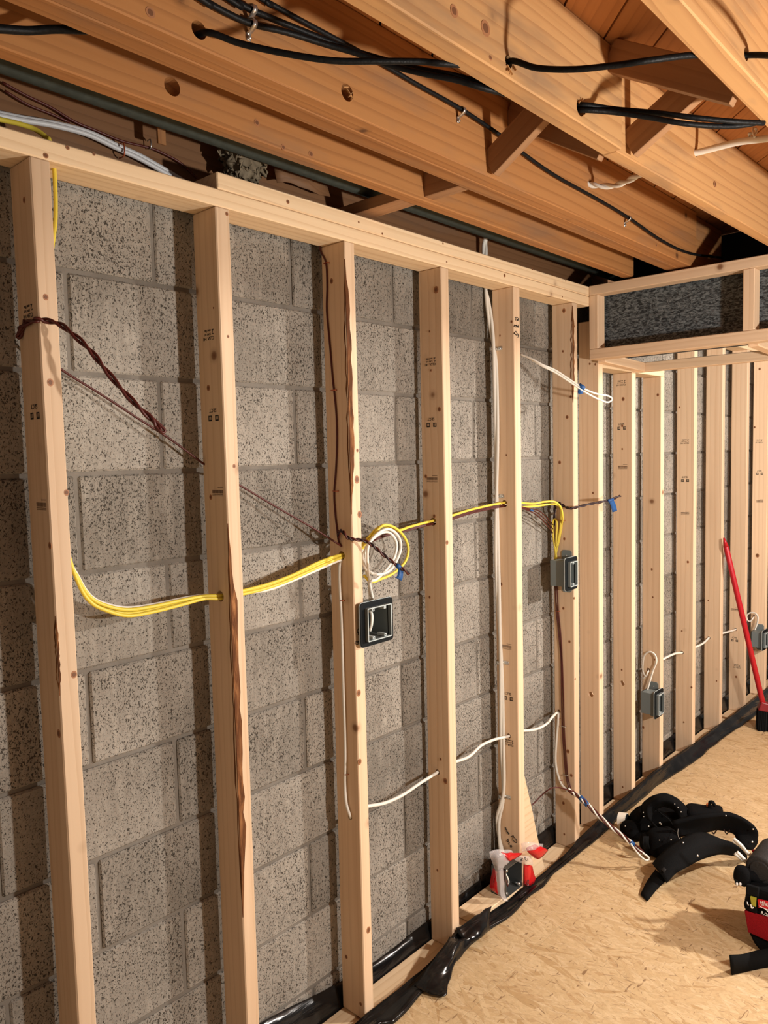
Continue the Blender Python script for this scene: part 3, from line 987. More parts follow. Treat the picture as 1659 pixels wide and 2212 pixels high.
# ================================================================== outlet boxes
def gang_box(name, x0, x1, z0, z1, side_x, label, double=False, depth=0.075, yf=-0.016, tabs=True):
    """plastic box open to the room; flange all round, screw lugs, mounting ear on the stud"""
    t = empty(name, ((x0+x1)/2, 0.03, z0))
    cx = (x0+x1)/2
    fx = 0.021 if not double else 0.020
    fz = 0.018
    ix0, ix1, iz0, iz1 = x0+fx, x1-fx, z0+fz, z1-fz
    yb = yf+depth
    th = 0.003
    bm = bmesh.new()
    def slab(lo, hi):
        lo, hi = Vector(lo), Vector(hi)
        bmesh.ops.create_cube(bm, size=1.0, matrix=Matrix.Translation((lo+hi)/2) @ Matrix.Diagonal((*(hi-lo), 1)))
    bx0, bx1, bz0, bz1 = ix0-0.004, ix1+0.004, iz0-0.004, iz1+0.004
    slab((bx0, yf+0.004, bz0), (bx0+th, yb, bz1))
    slab((bx1-th, yf+0.004, bz0), (bx1, yb, bz1))
    slab((bx0+th, yf+0.004, bz0), (bx1-th, yb, bz0+th))
    slab((bx0+th, yf+0.004, bz1-th), (bx1-th, yb, bz1))
    slab((bx0, yb-th, bz0), (bx1, yb, bz1))
    from_bm('box_body', bm, M['pvc'], t)
    # flange ring with rounded outer corners
    def ring(nm, a, b, y0, y1, mat, rad):
        bm = bmesh.new()
        def rr(x0_, x1_, z0_, z1_, r):
            out = []
            for (cx_, cz_, a0) in ((x1_-r, z1_-r, 0), (x0_+r, z1_-r, 90), (x0_+r, z0_+r, 180), (x1_-r, z0_+r, 270)):
                for k in range(4):
                    an = math.radians(a0+30*k)
                    out.append((cx_+r*math.cos(an), cz_+r*math.sin(an)))
            return out
        O, I = rr(*a, rad), rr(*b, 0.002)
        for (ya, yb_) in ((y0, y1),):
            vo0 = [bm.verts.new((p[0], ya, p[1])) for p in O]
            vi0 = [bm.verts.new((p[0], ya, p[1])) for p in I]
            vo1 = [bm.verts.new((p[0], yb_, p[1])) for p in O]
            vi1 = [bm.verts.new((p[0], yb_, p[1])) for p in I]
            n = len(O)
            for k in range(n):
                j = (k+1) % n
                bm.faces.new((vo0[k], vo0[j], vi0[j], vi0[k]))
                bm.faces.new((vo1[k], vo1[j], vi1[j], vi1[k]))
                bm.faces.new((vo0[k], vo0[j], vo1[j], vo1[k]))
                bm.faces.new((vi0[k], vi0[j], vi1[j], vi1[k]))
        return from_bm(nm, bm, mat, t)
    ring('flange', (x0, x1, z0, z1), (ix0, ix1, iz0, iz1), yf, yf+0.003, M['pvcdark'], 0.010)
    ring('flange_edge', (x0-0.0012, x1+0.0012, z0-0.0012, z1+0.0012), (x0+0.004, x1-0.004, z0+0.004, z1-0.004), yf+0.003, yf+0.006, M['pvclight'], 0.011)
    ring('rim', (ix0-0.003, ix1+0.003, iz0-0.003, iz1+0.003), (ix0, ix1, iz0, iz1), yf-0.010, yf, M['pvc'], 0.003)
    ring('rim_edge', (ix0-0.0032, ix1+0.0032, iz0-0.0032, iz1+0.0032), (ix0-0.0004, ix1+0.0004, iz0-0.0004, iz1+0.0004), yf-0.0115, yf-0.010, M['pvclight'], 0.003)
    lugx = [cx] if not double else [ix0+0.022, ix1-0.022]
    for lx in lugx:
        for lz in (iz0+0.004, iz1-0.004):
            lg = bbox('screw_lug', (lx-0.005, yf-0.009, lz-0.0045), (lx+0.005, yf+0.02, lz+0.0045), M['pvclight'], t, 0.001)
            cyl('screw_hole', (lx, yf-0.0096, lz), (lx, yf-0.005, lz), 0.0015, M['pvcdark'], lg, seg=8)
    if tabs:
        for zz, s in ((bz1, 1), (bz0, -1)):
            o_ = [(side_x-0.003, 0.008, zz-s*0.004), (side_x-0.003, 0.052, zz-s*0.004), (side_x-0.003, 0.052, zz+s*0.026), (side_x-0.003, 0.044, zz+s*0.034), (side_x-0.003, 0.016, zz+s*0.034), (side_x-0.003, 0.008, zz+s*0.026)]
            e = prism('mounting_ear', o_, (0.0026, 0, 0), M['pvc'], t)
            cyl('nail_head', (side_x-0.0045, 0.030, zz+s*0.012), (side_x-0.003, 0.030, zz+s*0.012), 0.0028, M['steel'], e, seg=10)
    tag(t, label, 'outlet box', 'outlet boxes')
    return t


db = gang_box('outlet_box', 0.8175, 0.949, 1.110, 1.232, 0.85, 'square black flanged double outlet box with black leads inside', True, 0.085, -0.018, False)
for k in range(5):
    x = 0.850+0.006*k
    tube('lead', [(x, 0.045, 1.195), (x+0.004, 0.02, 1.175-0.006*k), (x-0.002+0.004*k, 0.012, 1.15), (x+0.010, 0.03, 1.148), (x+0.006, 0.045, 1.18)], 0.0021, M['pvcdark'], db, 6, 5)
tube('lead', [(0.889, 0.03, 1.20), (0.888, 0.008, 1.192), (0.884, 0.004, 1.165), (0.882, 0.010, 1.142)], 0.0042, M['white'], db, 7, 5)
b5 = gang_box('outlet_box', 1.938, 2.031, 1.098, 1.224, 2.032, 'grey outlet box below the looped yellow cable')
b8 = gang_box('outlet_box', 2.769, 2.866, 0.370, 0.499, 2.868, 'grey outlet box on the short stud under the soffit')
b12 = gang_box('outlet_box', 4.415, 4.520, 0.352, 0.478, 4.523, 'grey outlet box by the right edge behind the red broom')
pen(5, [[(1241.0, 1224), (1242.5, 1226)], [(1241.2, 1231), (1242.6, 1233)]], 'f', lambda u, v: (u, v), 0.0012)


# ================================================================== cables in the wall
def ymid(i, u, v): return PX(u, v, SX[i])


def staple(parent, i, u, v, w=0.007, mat='staple'):
    p = PX(u, v, SX[i]-0.004)
    return tube('staple', [p+Vector((0.004, w, 0)), p+Vector((-0.003, w*0.8, 0)), p+Vector((-0.003, -w*0.8, 0)), p+Vector((0.004, -w, 0))], 0.0013, M[mat], parent, 6, 3)


h1 = ymid(1, 476, 1288)
h2 = ymid(2, 738, 1200)
# yellow bundle: down the far side of the near stud, swag to second stud, on to third
YB = [
    ([(121, 362), (118, 400), (114, 460)], 0.0046),
]
zt = HT
for k, (dz, dy, mat, lab) in enumerate([(0.004, 0.0, 'yellow', 'uppermost yellow cable of the swag between the two left studs'),
                                        (-0.004, 0.006, 'yellow', 'middle yellow cable of the swag between the two left studs'),
                                        (-0.008, -0.004, 'yellow', 'lowest yellow cable of the swag between the two left studs'),
                                        (-0.001, 0.012, 'white', 'white cable running inside the yellow swag between the two left studs')]):
    y = 0.045+dy
    sag = [0.0, -0.006, -0.010, 0.003][k]
    pts = []
    if k == 0:
        pts += [Vector((0.062, 0.040, 2.226)), Vector((0.062, 0.035, HT)), Vector((0.060, 0.037, 2.10)), Vector((0.046, 0.042, 1.98)), Vector((0.044, 0.044, 1.7))]
    else:
        pts += [Vector((0.046, y+0.004*k, 2.19)), Vector((0.0445, y, 1.9)), Vector((0.0445, y, 1.6))]
    pts += [Vector((0.046+0.001*k, y, 1.47)), PY(170, 1252, y)+Vector((0, 0, sag)), PY(195, 1290, y)+Vector((0, 0, sag)), PY(228, 1308, y)+Vector((0, 0, sag)), PY(275, 1317, y)+Vector((0, 0, sag*1.3)),
            PY(330, 1310, y)+Vector((0, 0, sag*1.2)), PY(395, 1296, y)+Vector((0, 0, sag)), PY(440, 1288, y)+Vector((0, 0, sag*0.6)),
            Vector((h1.x-0.002, h1.y+dy*0.4, h1.z+dz*0.6)), Vector((h1.x+0.042, h1.y+dy*0.4, h1.z+dz*0.6)),
            PY(575, 1263+k*4, h1.y+dy*0.5), PY(630, 1243+k*4, h2.y+dy*0.5), PY(690, 1214+k*5, h2.y+dy*0.4)]
    if k == 3:
        pts += [Vector((h2.x-0.004, h2.y, h2.z-0.012)), PX(734, 1222, SX[2]-0.005), PX(734, 1260, SX[2]-0.005), PX(738, 1340, SX[2]-0.005), PX(742, 1480, SX[2]-0.005), PX(746, 1620, SX[2]-0.005), PX(745, 1690, SX[2]-0.006), PX(748, 1735, SX[2]-0.008), PX(757, 1764, SX[2]-0.001), PX(757, 1766, SX[2]+0.03)]
    else:
        pts += [Vector((h2.x-0.001, h2.y+dy*0.4, h2.z+dz*0.6)), Vector((h2.x+0.046, h2.y, h2.z))]
        if k == 2:
            pts += [PY(800, 1165, 0.03), PY(815, 1145, 0.02), PY(832, 1134, 0.015), PY(856, 1142, 0.018), PY(875, 1163, 0.02), PY(882, 1188, 0.02), PY(874, 1215, 0.02), PY(850, 1238, 0.02), PY(822, 1251, 0.02), PY(802, 1257, 0.02), PY(786, 1243, 0.025)]
        elif k == 1:
            pts += [PY(792, 1166, 0.04), PY(812, 1144, 0.028), PY(830, 1136, 0.025), PY(858, 1146, 0.03), PY(885, 1138, 0.04), PY(918, 1129, 0.045)]
            hh = ymid(3, 935, 1125)
            pts += [hh, hh+Vector((0.044, 0, 0.002)), PY(1010, 1103, 0.05), PY(1060, 1091, 0.05)]
            hh = ymid(4, 1089, 1086)
            pts += [hh, hh+Vector((0.044, 0, 0)), PY(1150, 1088, 0.045), PY(1175, 1084, 0.03), PY(1198, 1084, 0.012), PY(1211, 1096, 0.012), PY(1215, 1115, 0.018), PX(1214, 1130, SX[5]-0.006), PX(1209, 1160, SX[5]-0.007), PX(1201, 1195, SX[5]-0.012), PX(1198, 1215, SX[5]-0.02)]
        else:
            pts += [Vector((h2.x+0.09, h2.y, h2.z+0.01))]
    o = tube('electric_cable', pts, 0.0041, M[mat], None, 8, 6)
    tag(o, lab, 'cable', 'cables of the left swag')
    if k == 3:
        staple(o, 2, 738, 1297)
        staple(o, 2, 747, 1672)

# looped yellow pigtail above the S5 box
lp = [PX(1203, 1212, SX[5]-0.022), PX(1199, 1185, SX[5]-0.014), PX(1194, 1150, SX[5]-0.010), PX(1194, 1128, SX[5]-0.010), PX(1199, 1121, SX[5]-0.010), PX(1203, 1130, SX[5]-0.010), PX(1202, 1155, SX[5]-0.011), PX(1202, 1180, SX[5]-0.013), PX(1209, 1150, SX[5]-0.008), PX(1212, 1122, SX[5]-0.007), PX(1212, 1105, SX[5]-0.006), PX(1206, 1092, SX[5]-0.006), PY(1190, 1089, 0.03), PY(1160, 1093, 0.05), PY(1125, 1096, 0.055)]
o = tube('electric_cable', lp, 0.0042, M['yellow'])
tag(o, 'looped yellow cable dropping into the grey outlet box', 'cable')
p = PX(1212, 1124, SX[5]-0.012)
tube('staple', [p+Vector((0.010, 0.014, 0)), p+Vector((-0.002, 0.012, 0)), p+Vector((-0.002, -0.012, 0)), p+Vector((0.010, -0.014, 0))], 0.0014, M['staple'], o, 6, 3)

# coil of white cable above the double box
cc = []
ctr = [(824, 1192), (827, 1190)]
pts = [PY(806, 1298, 0.03), PY(799, 1262, 0.02), PY(794, 1215, 0.012), PY(796, 1178, 0.010), PY(815, 1153, 0.008), PY(840, 1143, 0.008), PY(860, 1158, 0.010), PY(866, 1182, 0.010), PY(858, 1208, 0.010), PY(842, 1232, 0.012), PY(815, 1241, 0.014), PY(790, 1228, 0.018), PY(785, 1200, 0.022), PY(798, 1172, 0.020), PY(822, 1152, 0.018), PY(842, 1151, 0.016), PY(856, 1172, 0.015), PY(853, 1200, 0.015), PY(838, 1226, 0.016), PY(815, 1250, 0.016), PY(802, 1255, 0.012), PY(797, 1262, 0.03)]
o = tube('electric_cable', pts, 0.0042, M['white'])
tag(o, 'white cable coiled in two rings above the double outlet box', 'cable')
pts = [PY(800, 1298, 0.035), PY(797, 1260, 0.03), PY(790, 1225, 0.03), PY(786, 1190, 0.035), Vector((h2.x+0.03, h2.y, h2.z-0.01))]
o = tube('electric_cable', pts, 0.0042, M['white'])
tag(o, 'white cable dropping straight into the double outlet box beside the coil', 'cable')

# low white run along the studs
def run(name, pts, r, mat, label, cat='cable', group=None):
    return tag(tube(name, pts, r, M[mat]), label, cat, group)


g = 'white cable run between studs'
h3, h4 = ymid(3, 945, 1668), ymid(4, 1099, 1590)
hw = PX(757, 1766, SX[2])
run('electric_cable', [hw+Vector((0.02, 0.0, 0)), hw+Vector((0.045, 0.0, 0.012)), PY(830, 1735, 0.05), PY(870, 1717, 0.05), PY(910, 1690, 0.045), h3, h3+Vector((0.042, 0, 0.01)), PY(1010, 1636, 0.05), PY(1040, 1610, 0.05), PY(1070, 1597, 0.05), h4, h4+Vector((0.042, 0, 0.004)), PY(1155, 1576, 0.045), PY(1180, 1564, 0.035), PY(1192, 1550, 0.03), PX(1204, 1538, SX[5]-0.004)], 0.005, 'white', 'white cable running low through the studs from the double box stud', group=g)
h9, h10, h11 = ymid(9, 1473, 1410), ymid(10, 1531, 1378), ymid(11, 1589, 1360)
h8 = ymid(8, 1400, 1447)
run('electric_cable', [h8+Vector((0.02, 0, 0)), h8+Vector((0.045, 0, 0.01)), PY(1440, 1420, 0.045), PY(1458, 1412, 0.045), h9, h9+Vector((0.045, 0, 0)), PY(1515, 1392, 0.045), h10, h10+Vector((0.045, 0, 0)), PY(1572, 1365, 0.045), h11, h11+Vector((0.05, 0, 0))], 0.0055, 'white', 'white cable running low through the far studs left of the broom', group=g)
x8 = SX[8]
o = run('electric_cable', [h8+Vector((0.015, 0, 0)), PX(1399, 1453, x8-0.012), PX(1395, 1461, x8-0.02), PX(1389, 1450, x8-0.02), PX(1389, 1432, x8-0.02), PX(1393, 1415, x8-0.02), PX(1404, 1408, x8-0.02), PX(1415, 1415, x8-0.02), PX(1418, 1430, x8-0.02), PX(1411, 1448, x8-0.02), PX(1405, 1468, x8-0.025), PX(1396, 1498, x8-0.03), PX(1392, 1508, x8-0.035)], 0.004, 'white', 'white cable looping out of a stud hole into the soffit side outlet box')
tube('stripped_end', [PX(1394, 1460, x8-0.018), PX(1389, 1467, x8-0.02)], 0.003, M['white'], o, 6)
x12 = SX[12]
run('electric_cable', [PX(1630, 1331, x12+0.01), PX(1626, 1336, x12-0.015), PX(1621, 1342, x12-0.02), PX(1615, 1340, x12-0.02), PX(1613, 1330, x12-0.02), PX(1620, 1324, x12-0.02), PX(1630, 1324, x12-0.02), PX(1637, 1332, x12-0.022), PX(1636, 1346, x12-0.025), PX(1631, 1360, x12-0.03), PX(1630, 1368, x12-0.035)], 0.0048, 'white', 'white cable coiled above the outlet box behind the broom')

# tall white pair on the writing stud, with strap clamps
x4 = SX[4]
wp = [Vector((1.60, 0.075, 2.42)), PX(1048, 520, x4-0.012), PX(1047, 545, x4-0.012), PX(1048, 612, x4-0.012), PX(1053, 650, x4-0.014), PX(1060, 700, x4-0.013), PX(1066, 745, x4-0.010), PX(1070, 800, x4-0.010), PX(1073, 950, x4-0.010), PX(1073, 1080, x4-0.010), PX(1074, 1200, x4-0.010), PX(1078, 1320, x4-0.010), PX(1083, 1450, x4-0.010), PX(1085, 1600, x4-0.010), PX(1088, 1700, x4-0.010), PX(1084, 1735, x4-0.012), PX(1076, 1770, x4-0.014), PX(1079, 1815, x4-0.016), PX(1086, 1848, x4-0.02)]
o = twist_pair('cable_pair', wp, 0.0060, 3.3, [M['white'], M['white']], off=0.0045)
tag(o, 'two white cables strapped together down the left side of the writing stud', 'cable')
for (u, v) in ((1075, 753), (1079, 1072), (1089, 1431), (1094, 1721)):
    c = PX(u, v, x4-0.002)
    sgn = Vector((0, -1, 0))
    st = sheet('strap_clamp', [[c+Vector((0.0015, 0.028, 0.006)), c+Vector((-0.012, 0.026, 0.006)), c+Vector((-0.018, 0.016, 0.006)), c+Vector((-0.010, 0.006, 0.006)), c+Vector((0.0005, 0.002, 0.006)), c+Vector((0.0005, -0.018, 0.006))],
                              [c+Vector((0.0015, 0.028, -0.006)), c+Vector((-0.012, 0.026, -0.006)), c+Vector((-0.018, 0.016, -0.006)), c+Vector((-0.010, 0.006, -0.006)), c+Vector((0.0005, 0.002, -0.006)), c+Vector((0.0005, -0.018, -0.006))]], M['steel'], o, 0.0015, 4)
    cyl('screw', c+Vector((0.001, -0.010, 0)), c+Vector((-0.003, -0.010, 0)), 0.004, M['steel'], st, seg=10)

# white looped pair sticking out of the bay with blue tape
wl = [PY(1123, 765, 0.045), PY(1150, 776, 0.0), PY(1172, 788, -0.03), PY(1200, 800, -0.06), PY(1235, 823, -0.10), PY(1262, 840, -0.13), PY(1290, 851, -0.15), PY(1313, 855, -0.165), PY(1322, 862, -0.17), PY(1312, 869, -0.165), PY(1290, 861, -0.15), PY(1262, 846, -0.13), PY(1235, 828, -0.10), PY(1200, 805, -0.06), PY(1172, 791, -0.03), PY(1140, 772, 0.02)]
o = run('cable_loop', wl, 0.0034, 'white', 'white cable pigtail folded into a loop and tied with blue tape')
def tape(parent, pts, w, h, mat='bluetape', flag=None):
    a = [Vector(p) for p in pts]
    tube('tape_wrap', a, w, M[mat], parent, 8, 3)
    if flag:
        sheet('tape_flag', flag, M[mat], parent, 0.0008, 3)
tape(o, [PY(1250, 832, -0.115), PY(1262, 840, -0.13)], 0.009, 0, flag=[[PY(1250, 838, -0.118), PY(1264, 838, -0.128)], [PY(1248, 848, -0.12), PY(1259, 850, -0.13)], [PY(1252, 852, -0.125), PY(1263, 849, -0.132)]])

# maroon wires
def mw(pts, r, label, n=1, turns=0, mats=None):
    if n == 1:
        o = tube('thermostat_wire', pts, r, M['maroon'], None, 7, 6)
    else:
        o = twist_pair('thermostat_wire', pts, r, turns, mats or [M['maroon']]*n, off=r*1.05)
    return tag(o, label, 'wire')


mw([PY(60, 745, 0.10), PY(138, 802, 0.098), PY(220, 853, 0.095), PY(300, 905, 0.09), PY(370, 950, 0.085), PY(440, 1002, 0.082), PY(470, 1021, 0.094)], 0.0026, 'thin maroon wire slanting behind the near left stud')
mw([PY(500, 1038, 0.094), PY(526, 1053, 0.09), PY(600, 1097, 0.08), PY(680, 1143, 0.06), PX(735, 1178, SX[2]-0.004)], 0.0026, 'thin maroon wire slanting from the bark strip stud to the double box stud')
y0 = -0.0035
o = mw([Vector((-0.004, 0.05, 1.90)), PX(41, 727, -0.006), PX(44, 712, -0.006), PX(60, 697, -0.005), PY(76, 691, -0.006), PY(96, 692, -0.012), PY(128, 700, -0.03), PY(160, 724, -0.055), PY(195, 757, -0.08), PY(225, 795, -0.10), PY(262, 840, -0.12), PY(300, 880, -0.14), PY(330, 908, -0.15), PY(345, 930, -0.155)], 0.0030, 'dark twisted wire wrapped round the near left stud and hanging free', 2, 6, [M['maroon'], M['maroon']])
tube('strand', [PY(318, 895, -0.145), PY(335, 908, -0.152), PY(353, 925, -0.157), PY(356, 932, -0.158), PY(350, 934, -0.158), PY(340, 925, -0.155), PY(328, 907, -0.15)], 0.0028, M['maroon'], o, 7, 5)
def c4(u, v): return (600+u*0.3978, 500+v*0.3978)
x2 = SX[2]
pts = [PX(690, 528, x2-0.01)] + [PX(*c4(u, v), x2-0.003) for u, v in ((235, 110), (262, 172), (268, 300), (266, 430), (283, 620), (298, 800), (306, 870), (318, 1000), (321, 1150), (315, 1300), (306, 1420), (312, 1530), (322, 1620), (330, 1680), (346, 1712))]
o = mw(pts, 0.0026, 'maroon wire stapled down the side of the double box stud')
for u, v in ((264, 172), (303, 862), (313, 1410), (338, 1640)):
    staple(o, 2, *c4(u, v), 0.009)
pts = [PX(731, 1160, x2-0.006), PX(733, 1148, x2-0.02), PX(740, 1148, x2-0.03), PY(752, 1162, -0.012), PY(764, 1165, -0.02), PY(785, 1168, -0.035), PY(800, 1175, -0.045), PY(815, 1187, -0.055), PY(835, 1204, -0.07), PY(853, 1218, -0.085), PY(868, 1228, -0.095), PY(884, 1240, -0.10)]
o = mw(pts, 0.0026, 'dark twisted wire with a blue tape flag beside the coiled cable', 2, 7, [M['darkwire'], M['maroon']])
tape(o, [PY(856, 1220, -0.088), PY(864, 1226, -0.093)], 0.0062, 0, flag=[[PY(857, 1219, -0.088), PY(870, 1231, -0.096)], [PY(860, 1232, -0.09), PY(871, 1238, -0.095)], [PY(857, 1246, -0.09), PY(868, 1254, -0.095)], [PY(849, 1245, -0.085), PY(859, 1250, -0.09)]])
# maroon strands under the yellow run
for k in range(3):
    d = 2.2*k
    ha, hb = ymid(3, 935, 1128+k), ymid(4, 1089, 1090+k)
    o = mw([PY(800, 1166+d, 0.06), PY(840, 1152+d, 0.06), PY(880, 1142+d, 0.055), PY(910, 1135+d*0.7, 0.05), ha+Vector((0, 0, -0.004)), ha+Vector((0.044, 0, -0.004)), PY(1010, 1107+d, 0.055), PY(1060, 1095+d, 0.055), hb+Vector((0, 0, -0.004)), hb+Vector((0.044, 0, -0.004)), PY(1140, 1098+d, 0.05), PY(1165, 1104+d*3, 0.06), PY(1190, 1128+d*4, 0.08), PY(1203, 1150+d*4, 0.098)], 0.0021,
           ['uppermost maroon strand under the yellow cable run', 'middle maroon strand under the yellow cable run', 'lowest maroon strand under the yellow cable run'][k])
    if k == 1:
        tube('tape_wrap', [PY(1145, 1101, 0.049), PY(1151, 1103, 0.05)], 0.004, M['bluetape'], o, 7, 2)
x5 = SX[5]
pts = [PX(1197, 1135, x5-0.004), PX(1198, 1105, x5-0.006), PX(1200, 1088, x5-0.012), PX(1208, 1087, x5-0.02), PX(1220, 1094, x5-0.02), PY(1232, 1098, -0.008), PY(1245, 1096, -0.015), PY(1270, 1090, -0.035), PY(1295, 1085, -0.055), PY(1318, 1080, -0.07), PY(1340, 1071, -0.085)]
o = mw(pts, 0.0028, 'dark twisted wire with a blue tape flag above the right hand outlet box', 2, 7, [M['darkwire'], M['darkwire']])
tape(o, [PY(1313, 1082, -0.068), PY(1324, 1079, -0.074)], 0.006, 0, flag=[[PY(1314, 1081, -0.069), PY(1325, 1079, -0.075)], [PY(1319, 1092, -0.07), PY(1330, 1090, -0.076)], [PY(1323, 1107, -0.07), PY(1333, 1103, -0.076)]])
for k in range(2):
    d = 4*k
    pts = [PX(1199+d, 1265, x5-0.012), PX(1202+d, 1320, x5-0.004), PX(1207+d, 1370, x5-0.003), PX(1212+d*(1-2*(k and .2)), 1430, x5-0.003), PX(1213+d, 1500, x5-0.003), PX(1215+d, 1580, x5-0.003), PX(1220+d, 1650, x5-0.003), PX(1223+d, 1680, x5-0.004), PX(1229+d, 1703, x5-0.008)]
    o = mw(pts, 0.0026, ['left maroon wire of the pair below the right hand outlet box', 'right maroon wire of the pair below the right hand outlet box'][k])
    if k == 0:
        for u, v in ((1204, 1320), (1217, 1569), (1222, 1674)):
            staple(o, 5, u, v, 0.010, 'steel' if v > 1500 else 'staple')
mw([PY(1130, 1748, 0.06), PY(1150, 1738, 0.05), PY(1170, 1718, 0.035), PY(1188, 1704, 0.01), PY(1205, 1701, -0.006), PY(1222, 1705, -0.012), PY(1240, 1710, -0.02)], 0.0026, 'maroon wire arching from the writing stud into the twisted bundle')
o = run('electric_cable', [PX(1206, 1536, x5+0.01), PX(1206, 1545, x5-0.006), PX(1205, 1565, x5-0.005), PX(1202, 1600, x5-0.005), PX(1200, 1640, x5-0.005), PX(1203, 1665, x5-0.005), PX(1209, 1685, x5-0.005), PX(1216, 1698, x5-0.006), PX(1228, 1708, x5-0.01)], 0.0045, 'white', 'white cable stapled down the side of the right hand box stud')
staple(o, 5, 1206, 1552)
staple(o, 5, 1211, 1685)
# twisted bundle poking into the room
tb = [PY(1226, 1706, -0.005), PY(1240, 1714, -0.02), PY(1252, 1722, -0.045), PY(1266, 1735, -0.075), PY(1285, 1754, -0.11), PY(1305, 1773, -0.15), PY(1325, 1790, -0.185), PY(1345, 1806, -0.215), PY(1362, 1820, -0.245)]
o = twist_pair('cable_bundle', tb, 0.0036, 2.5, [M['white'], M['maroon'], M['white'], M['maroon']], off=0.0055)
tag(o, 'white and maroon cables twisted together and sticking out over the floor', 'cable')
tube('loop_end', [PY(1362, 1820, -0.245), PY(1376, 1832, -0.26), PY(1388, 1842, -0.275), PY(1399, 1850, -0.285), PY(1402, 1856, -0.288), PY(1395, 1858, -0.285), PY(1384, 1850, -0.275), PY(1372, 1836, -0.26), PY(1362, 1822, -0.248)], 0.0036, M['white'], o, 7, 5)
tube('loop_end', [PY(1362, 1818, -0.245), PY(1374, 1826, -0.26), PY(1386, 1836, -0.272), PY(1391, 1843, -0.275), PY(1380, 1839, -0.27), PY(1364, 1822, -0.247)], 0.003, M['maroon'], o, 7, 5)
tube('tape_wrap', [PY(1253, 1722, -0.047), PY(1262, 1731, -0.065), PY(1270, 1740, -0.083)], 0.0105, M['bluetape'], o, 9, 3)
tube('tape_wrap', [PY(1361, 1818, -0.243), PY(1368, 1825, -0.252)], 0.0095, M['bluetape'], o, 9, 3)

# cables above the top plate
yr = 0.132
o = run('electric_cable', [PY(-40, 238, yr), PY(0, 245, yr), PY(50, 255, yr), PY(120, 267, yr), PY(190, 285, yr), PY(250, 313, yr), PY(300, 335, yr), PY(350, 363, yr), PY(400, 393, yr), PY(430, 415, yr)], 0.0055, 'grey_sheath', 'pale grey cable stapled along the rim board, upper of two')
run('electric_cable', [PY(-40, 243, yr-0.008), PY(0, 250, yr-0.008), PY(50, 260, yr-0.008), PY(120, 272, yr-0.008), PY(190, 291, yr-0.008), PY(250, 319, yr-0.008), PY(300, 342, yr-0.008), PY(340, 364, yr-0.008), PY(385, 390, yr-0.008)], 0.0055, 'grey_sheath', 'pale grey cable stapled along the rim board, lower of two')
p = PY(267, 322, yr-0.015)
tube('staple', [p+Vector((0, 0.02, 0.014)), p+Vector((0, -0.001, 0.013)), p+Vector((0, -0.001, -0.013)), p+Vector((0, 0.02, -0.014))], 0.0016, M['staple'], o, 6, 3)
run('electric_cable', [PY(-40, 250, 0.09), PY(0, 258, 0.088), PY(40, 267, 0.08), PY(75, 279, 0.07), PY(100, 297, 0.055), Vector((0.060, 0.045, 2.245)), Vector((0.062, 0.045, 2.20))], 0.005, 'yellow', 'yellow cable dipping behind the top plate in the upper left')
o = mw([PY(5, 178, yr), PY(60, 208, yr), PY(110, 232, yr), PY(160, 262, yr), PY(210, 283, yr), PY(265, 305, yr), PY(322, 319, yr), PY(350, 330, yr), PY(390, 352, yr), PY(425, 385, yr)], 0.0028, 'thin maroon wire stapled high on the rim board')
p = PY(324, 312, yr-0.004)
tube('staple', [p+Vector((0, 0.01, 0.010)), p+Vector((0, -0.003, 0.010)), p+Vector((0, -0.003, -0.008)), p+Vector((0, 0.01, -0.008))], 0.0014, M['steel'], o, 6, 3)
mw([PY(10, 196, yr), PY(60, 226, yr), PY(110, 246, yr), PY(150, 264, yr)], 0.0026, 'short dark wire just below the high maroon wire')

# ================================================================== black cables at the joists
yb = -0.400
rb = 0.0052
gblk = 'black cables among the joists'
def bl(pts, r, label):
    return tag(tube('black_cable', pts, r, M['black_cable'], None, 9, 6), label, 'cable', gblk)


bl([Vector((hB1.x-0.05, -0.30, hB1.z+0.01)), Vector((hB1.x, -0.36, hB1.z)), PY(450, 70, -0.40), PY(520, 94, -0.43), PY(620, 116, -0.48), PY(720, 131, -0.53), PY(810, 132, -0.57), PY(910, 133, -0.61), PY(965, 138, -0.637), Vector((hC1.x, -0.66, hC1.z)), Vector((hC1.x+0.003, -0.69, hC1.z)), PY(1160, 147, -0.73), PY(1240, 150, -0.79), PY(1330, 141, -0.85), PY(1400, 131, -0.895), PY(1500, 119, -0.94), Vector((hD.x-0.01, -0.97, hD.z)), PY(1630, 119, -1.00), PY(1690, 121, -1.05), PY(1790, 126, -1.14), PY(1950, 132, -1.285)], rb, 'black cable sagging from the splintered hole across the knotty joist')
bl([Vector((-2.2, yb, 2.40)), Vector((-1.0, yb, 2.41)), Vector((-0.3, yb, 2.405)), PY(420, -12, yb), PY(440, 0, yb), PY(490, 28, yb), PY(545, 52, yb), PY(620, 70, yb-0.004), PY(700, 95, -0.42), PY(770, 115, -0.45), PY(840, 140, -0.49), PY(910, 158, -0.54), PY(985, 173, -0.59), PY(1065, 196, -0.63), Vector((hC2.x-0.02, -0.645, hC2.z+0.01)), Vector((hC2.x, -0.69, hC2.z+0.004)), PY(1330, 236, -0.73), PY(1420, 244, -0.80), PY(1500, 254, -0.86), PY(1580, 262, -0.91), PY(1650, 266, -0.95)], rb, 'black cable clipped to the doubled joist and passing the knotty joist, upper strand')
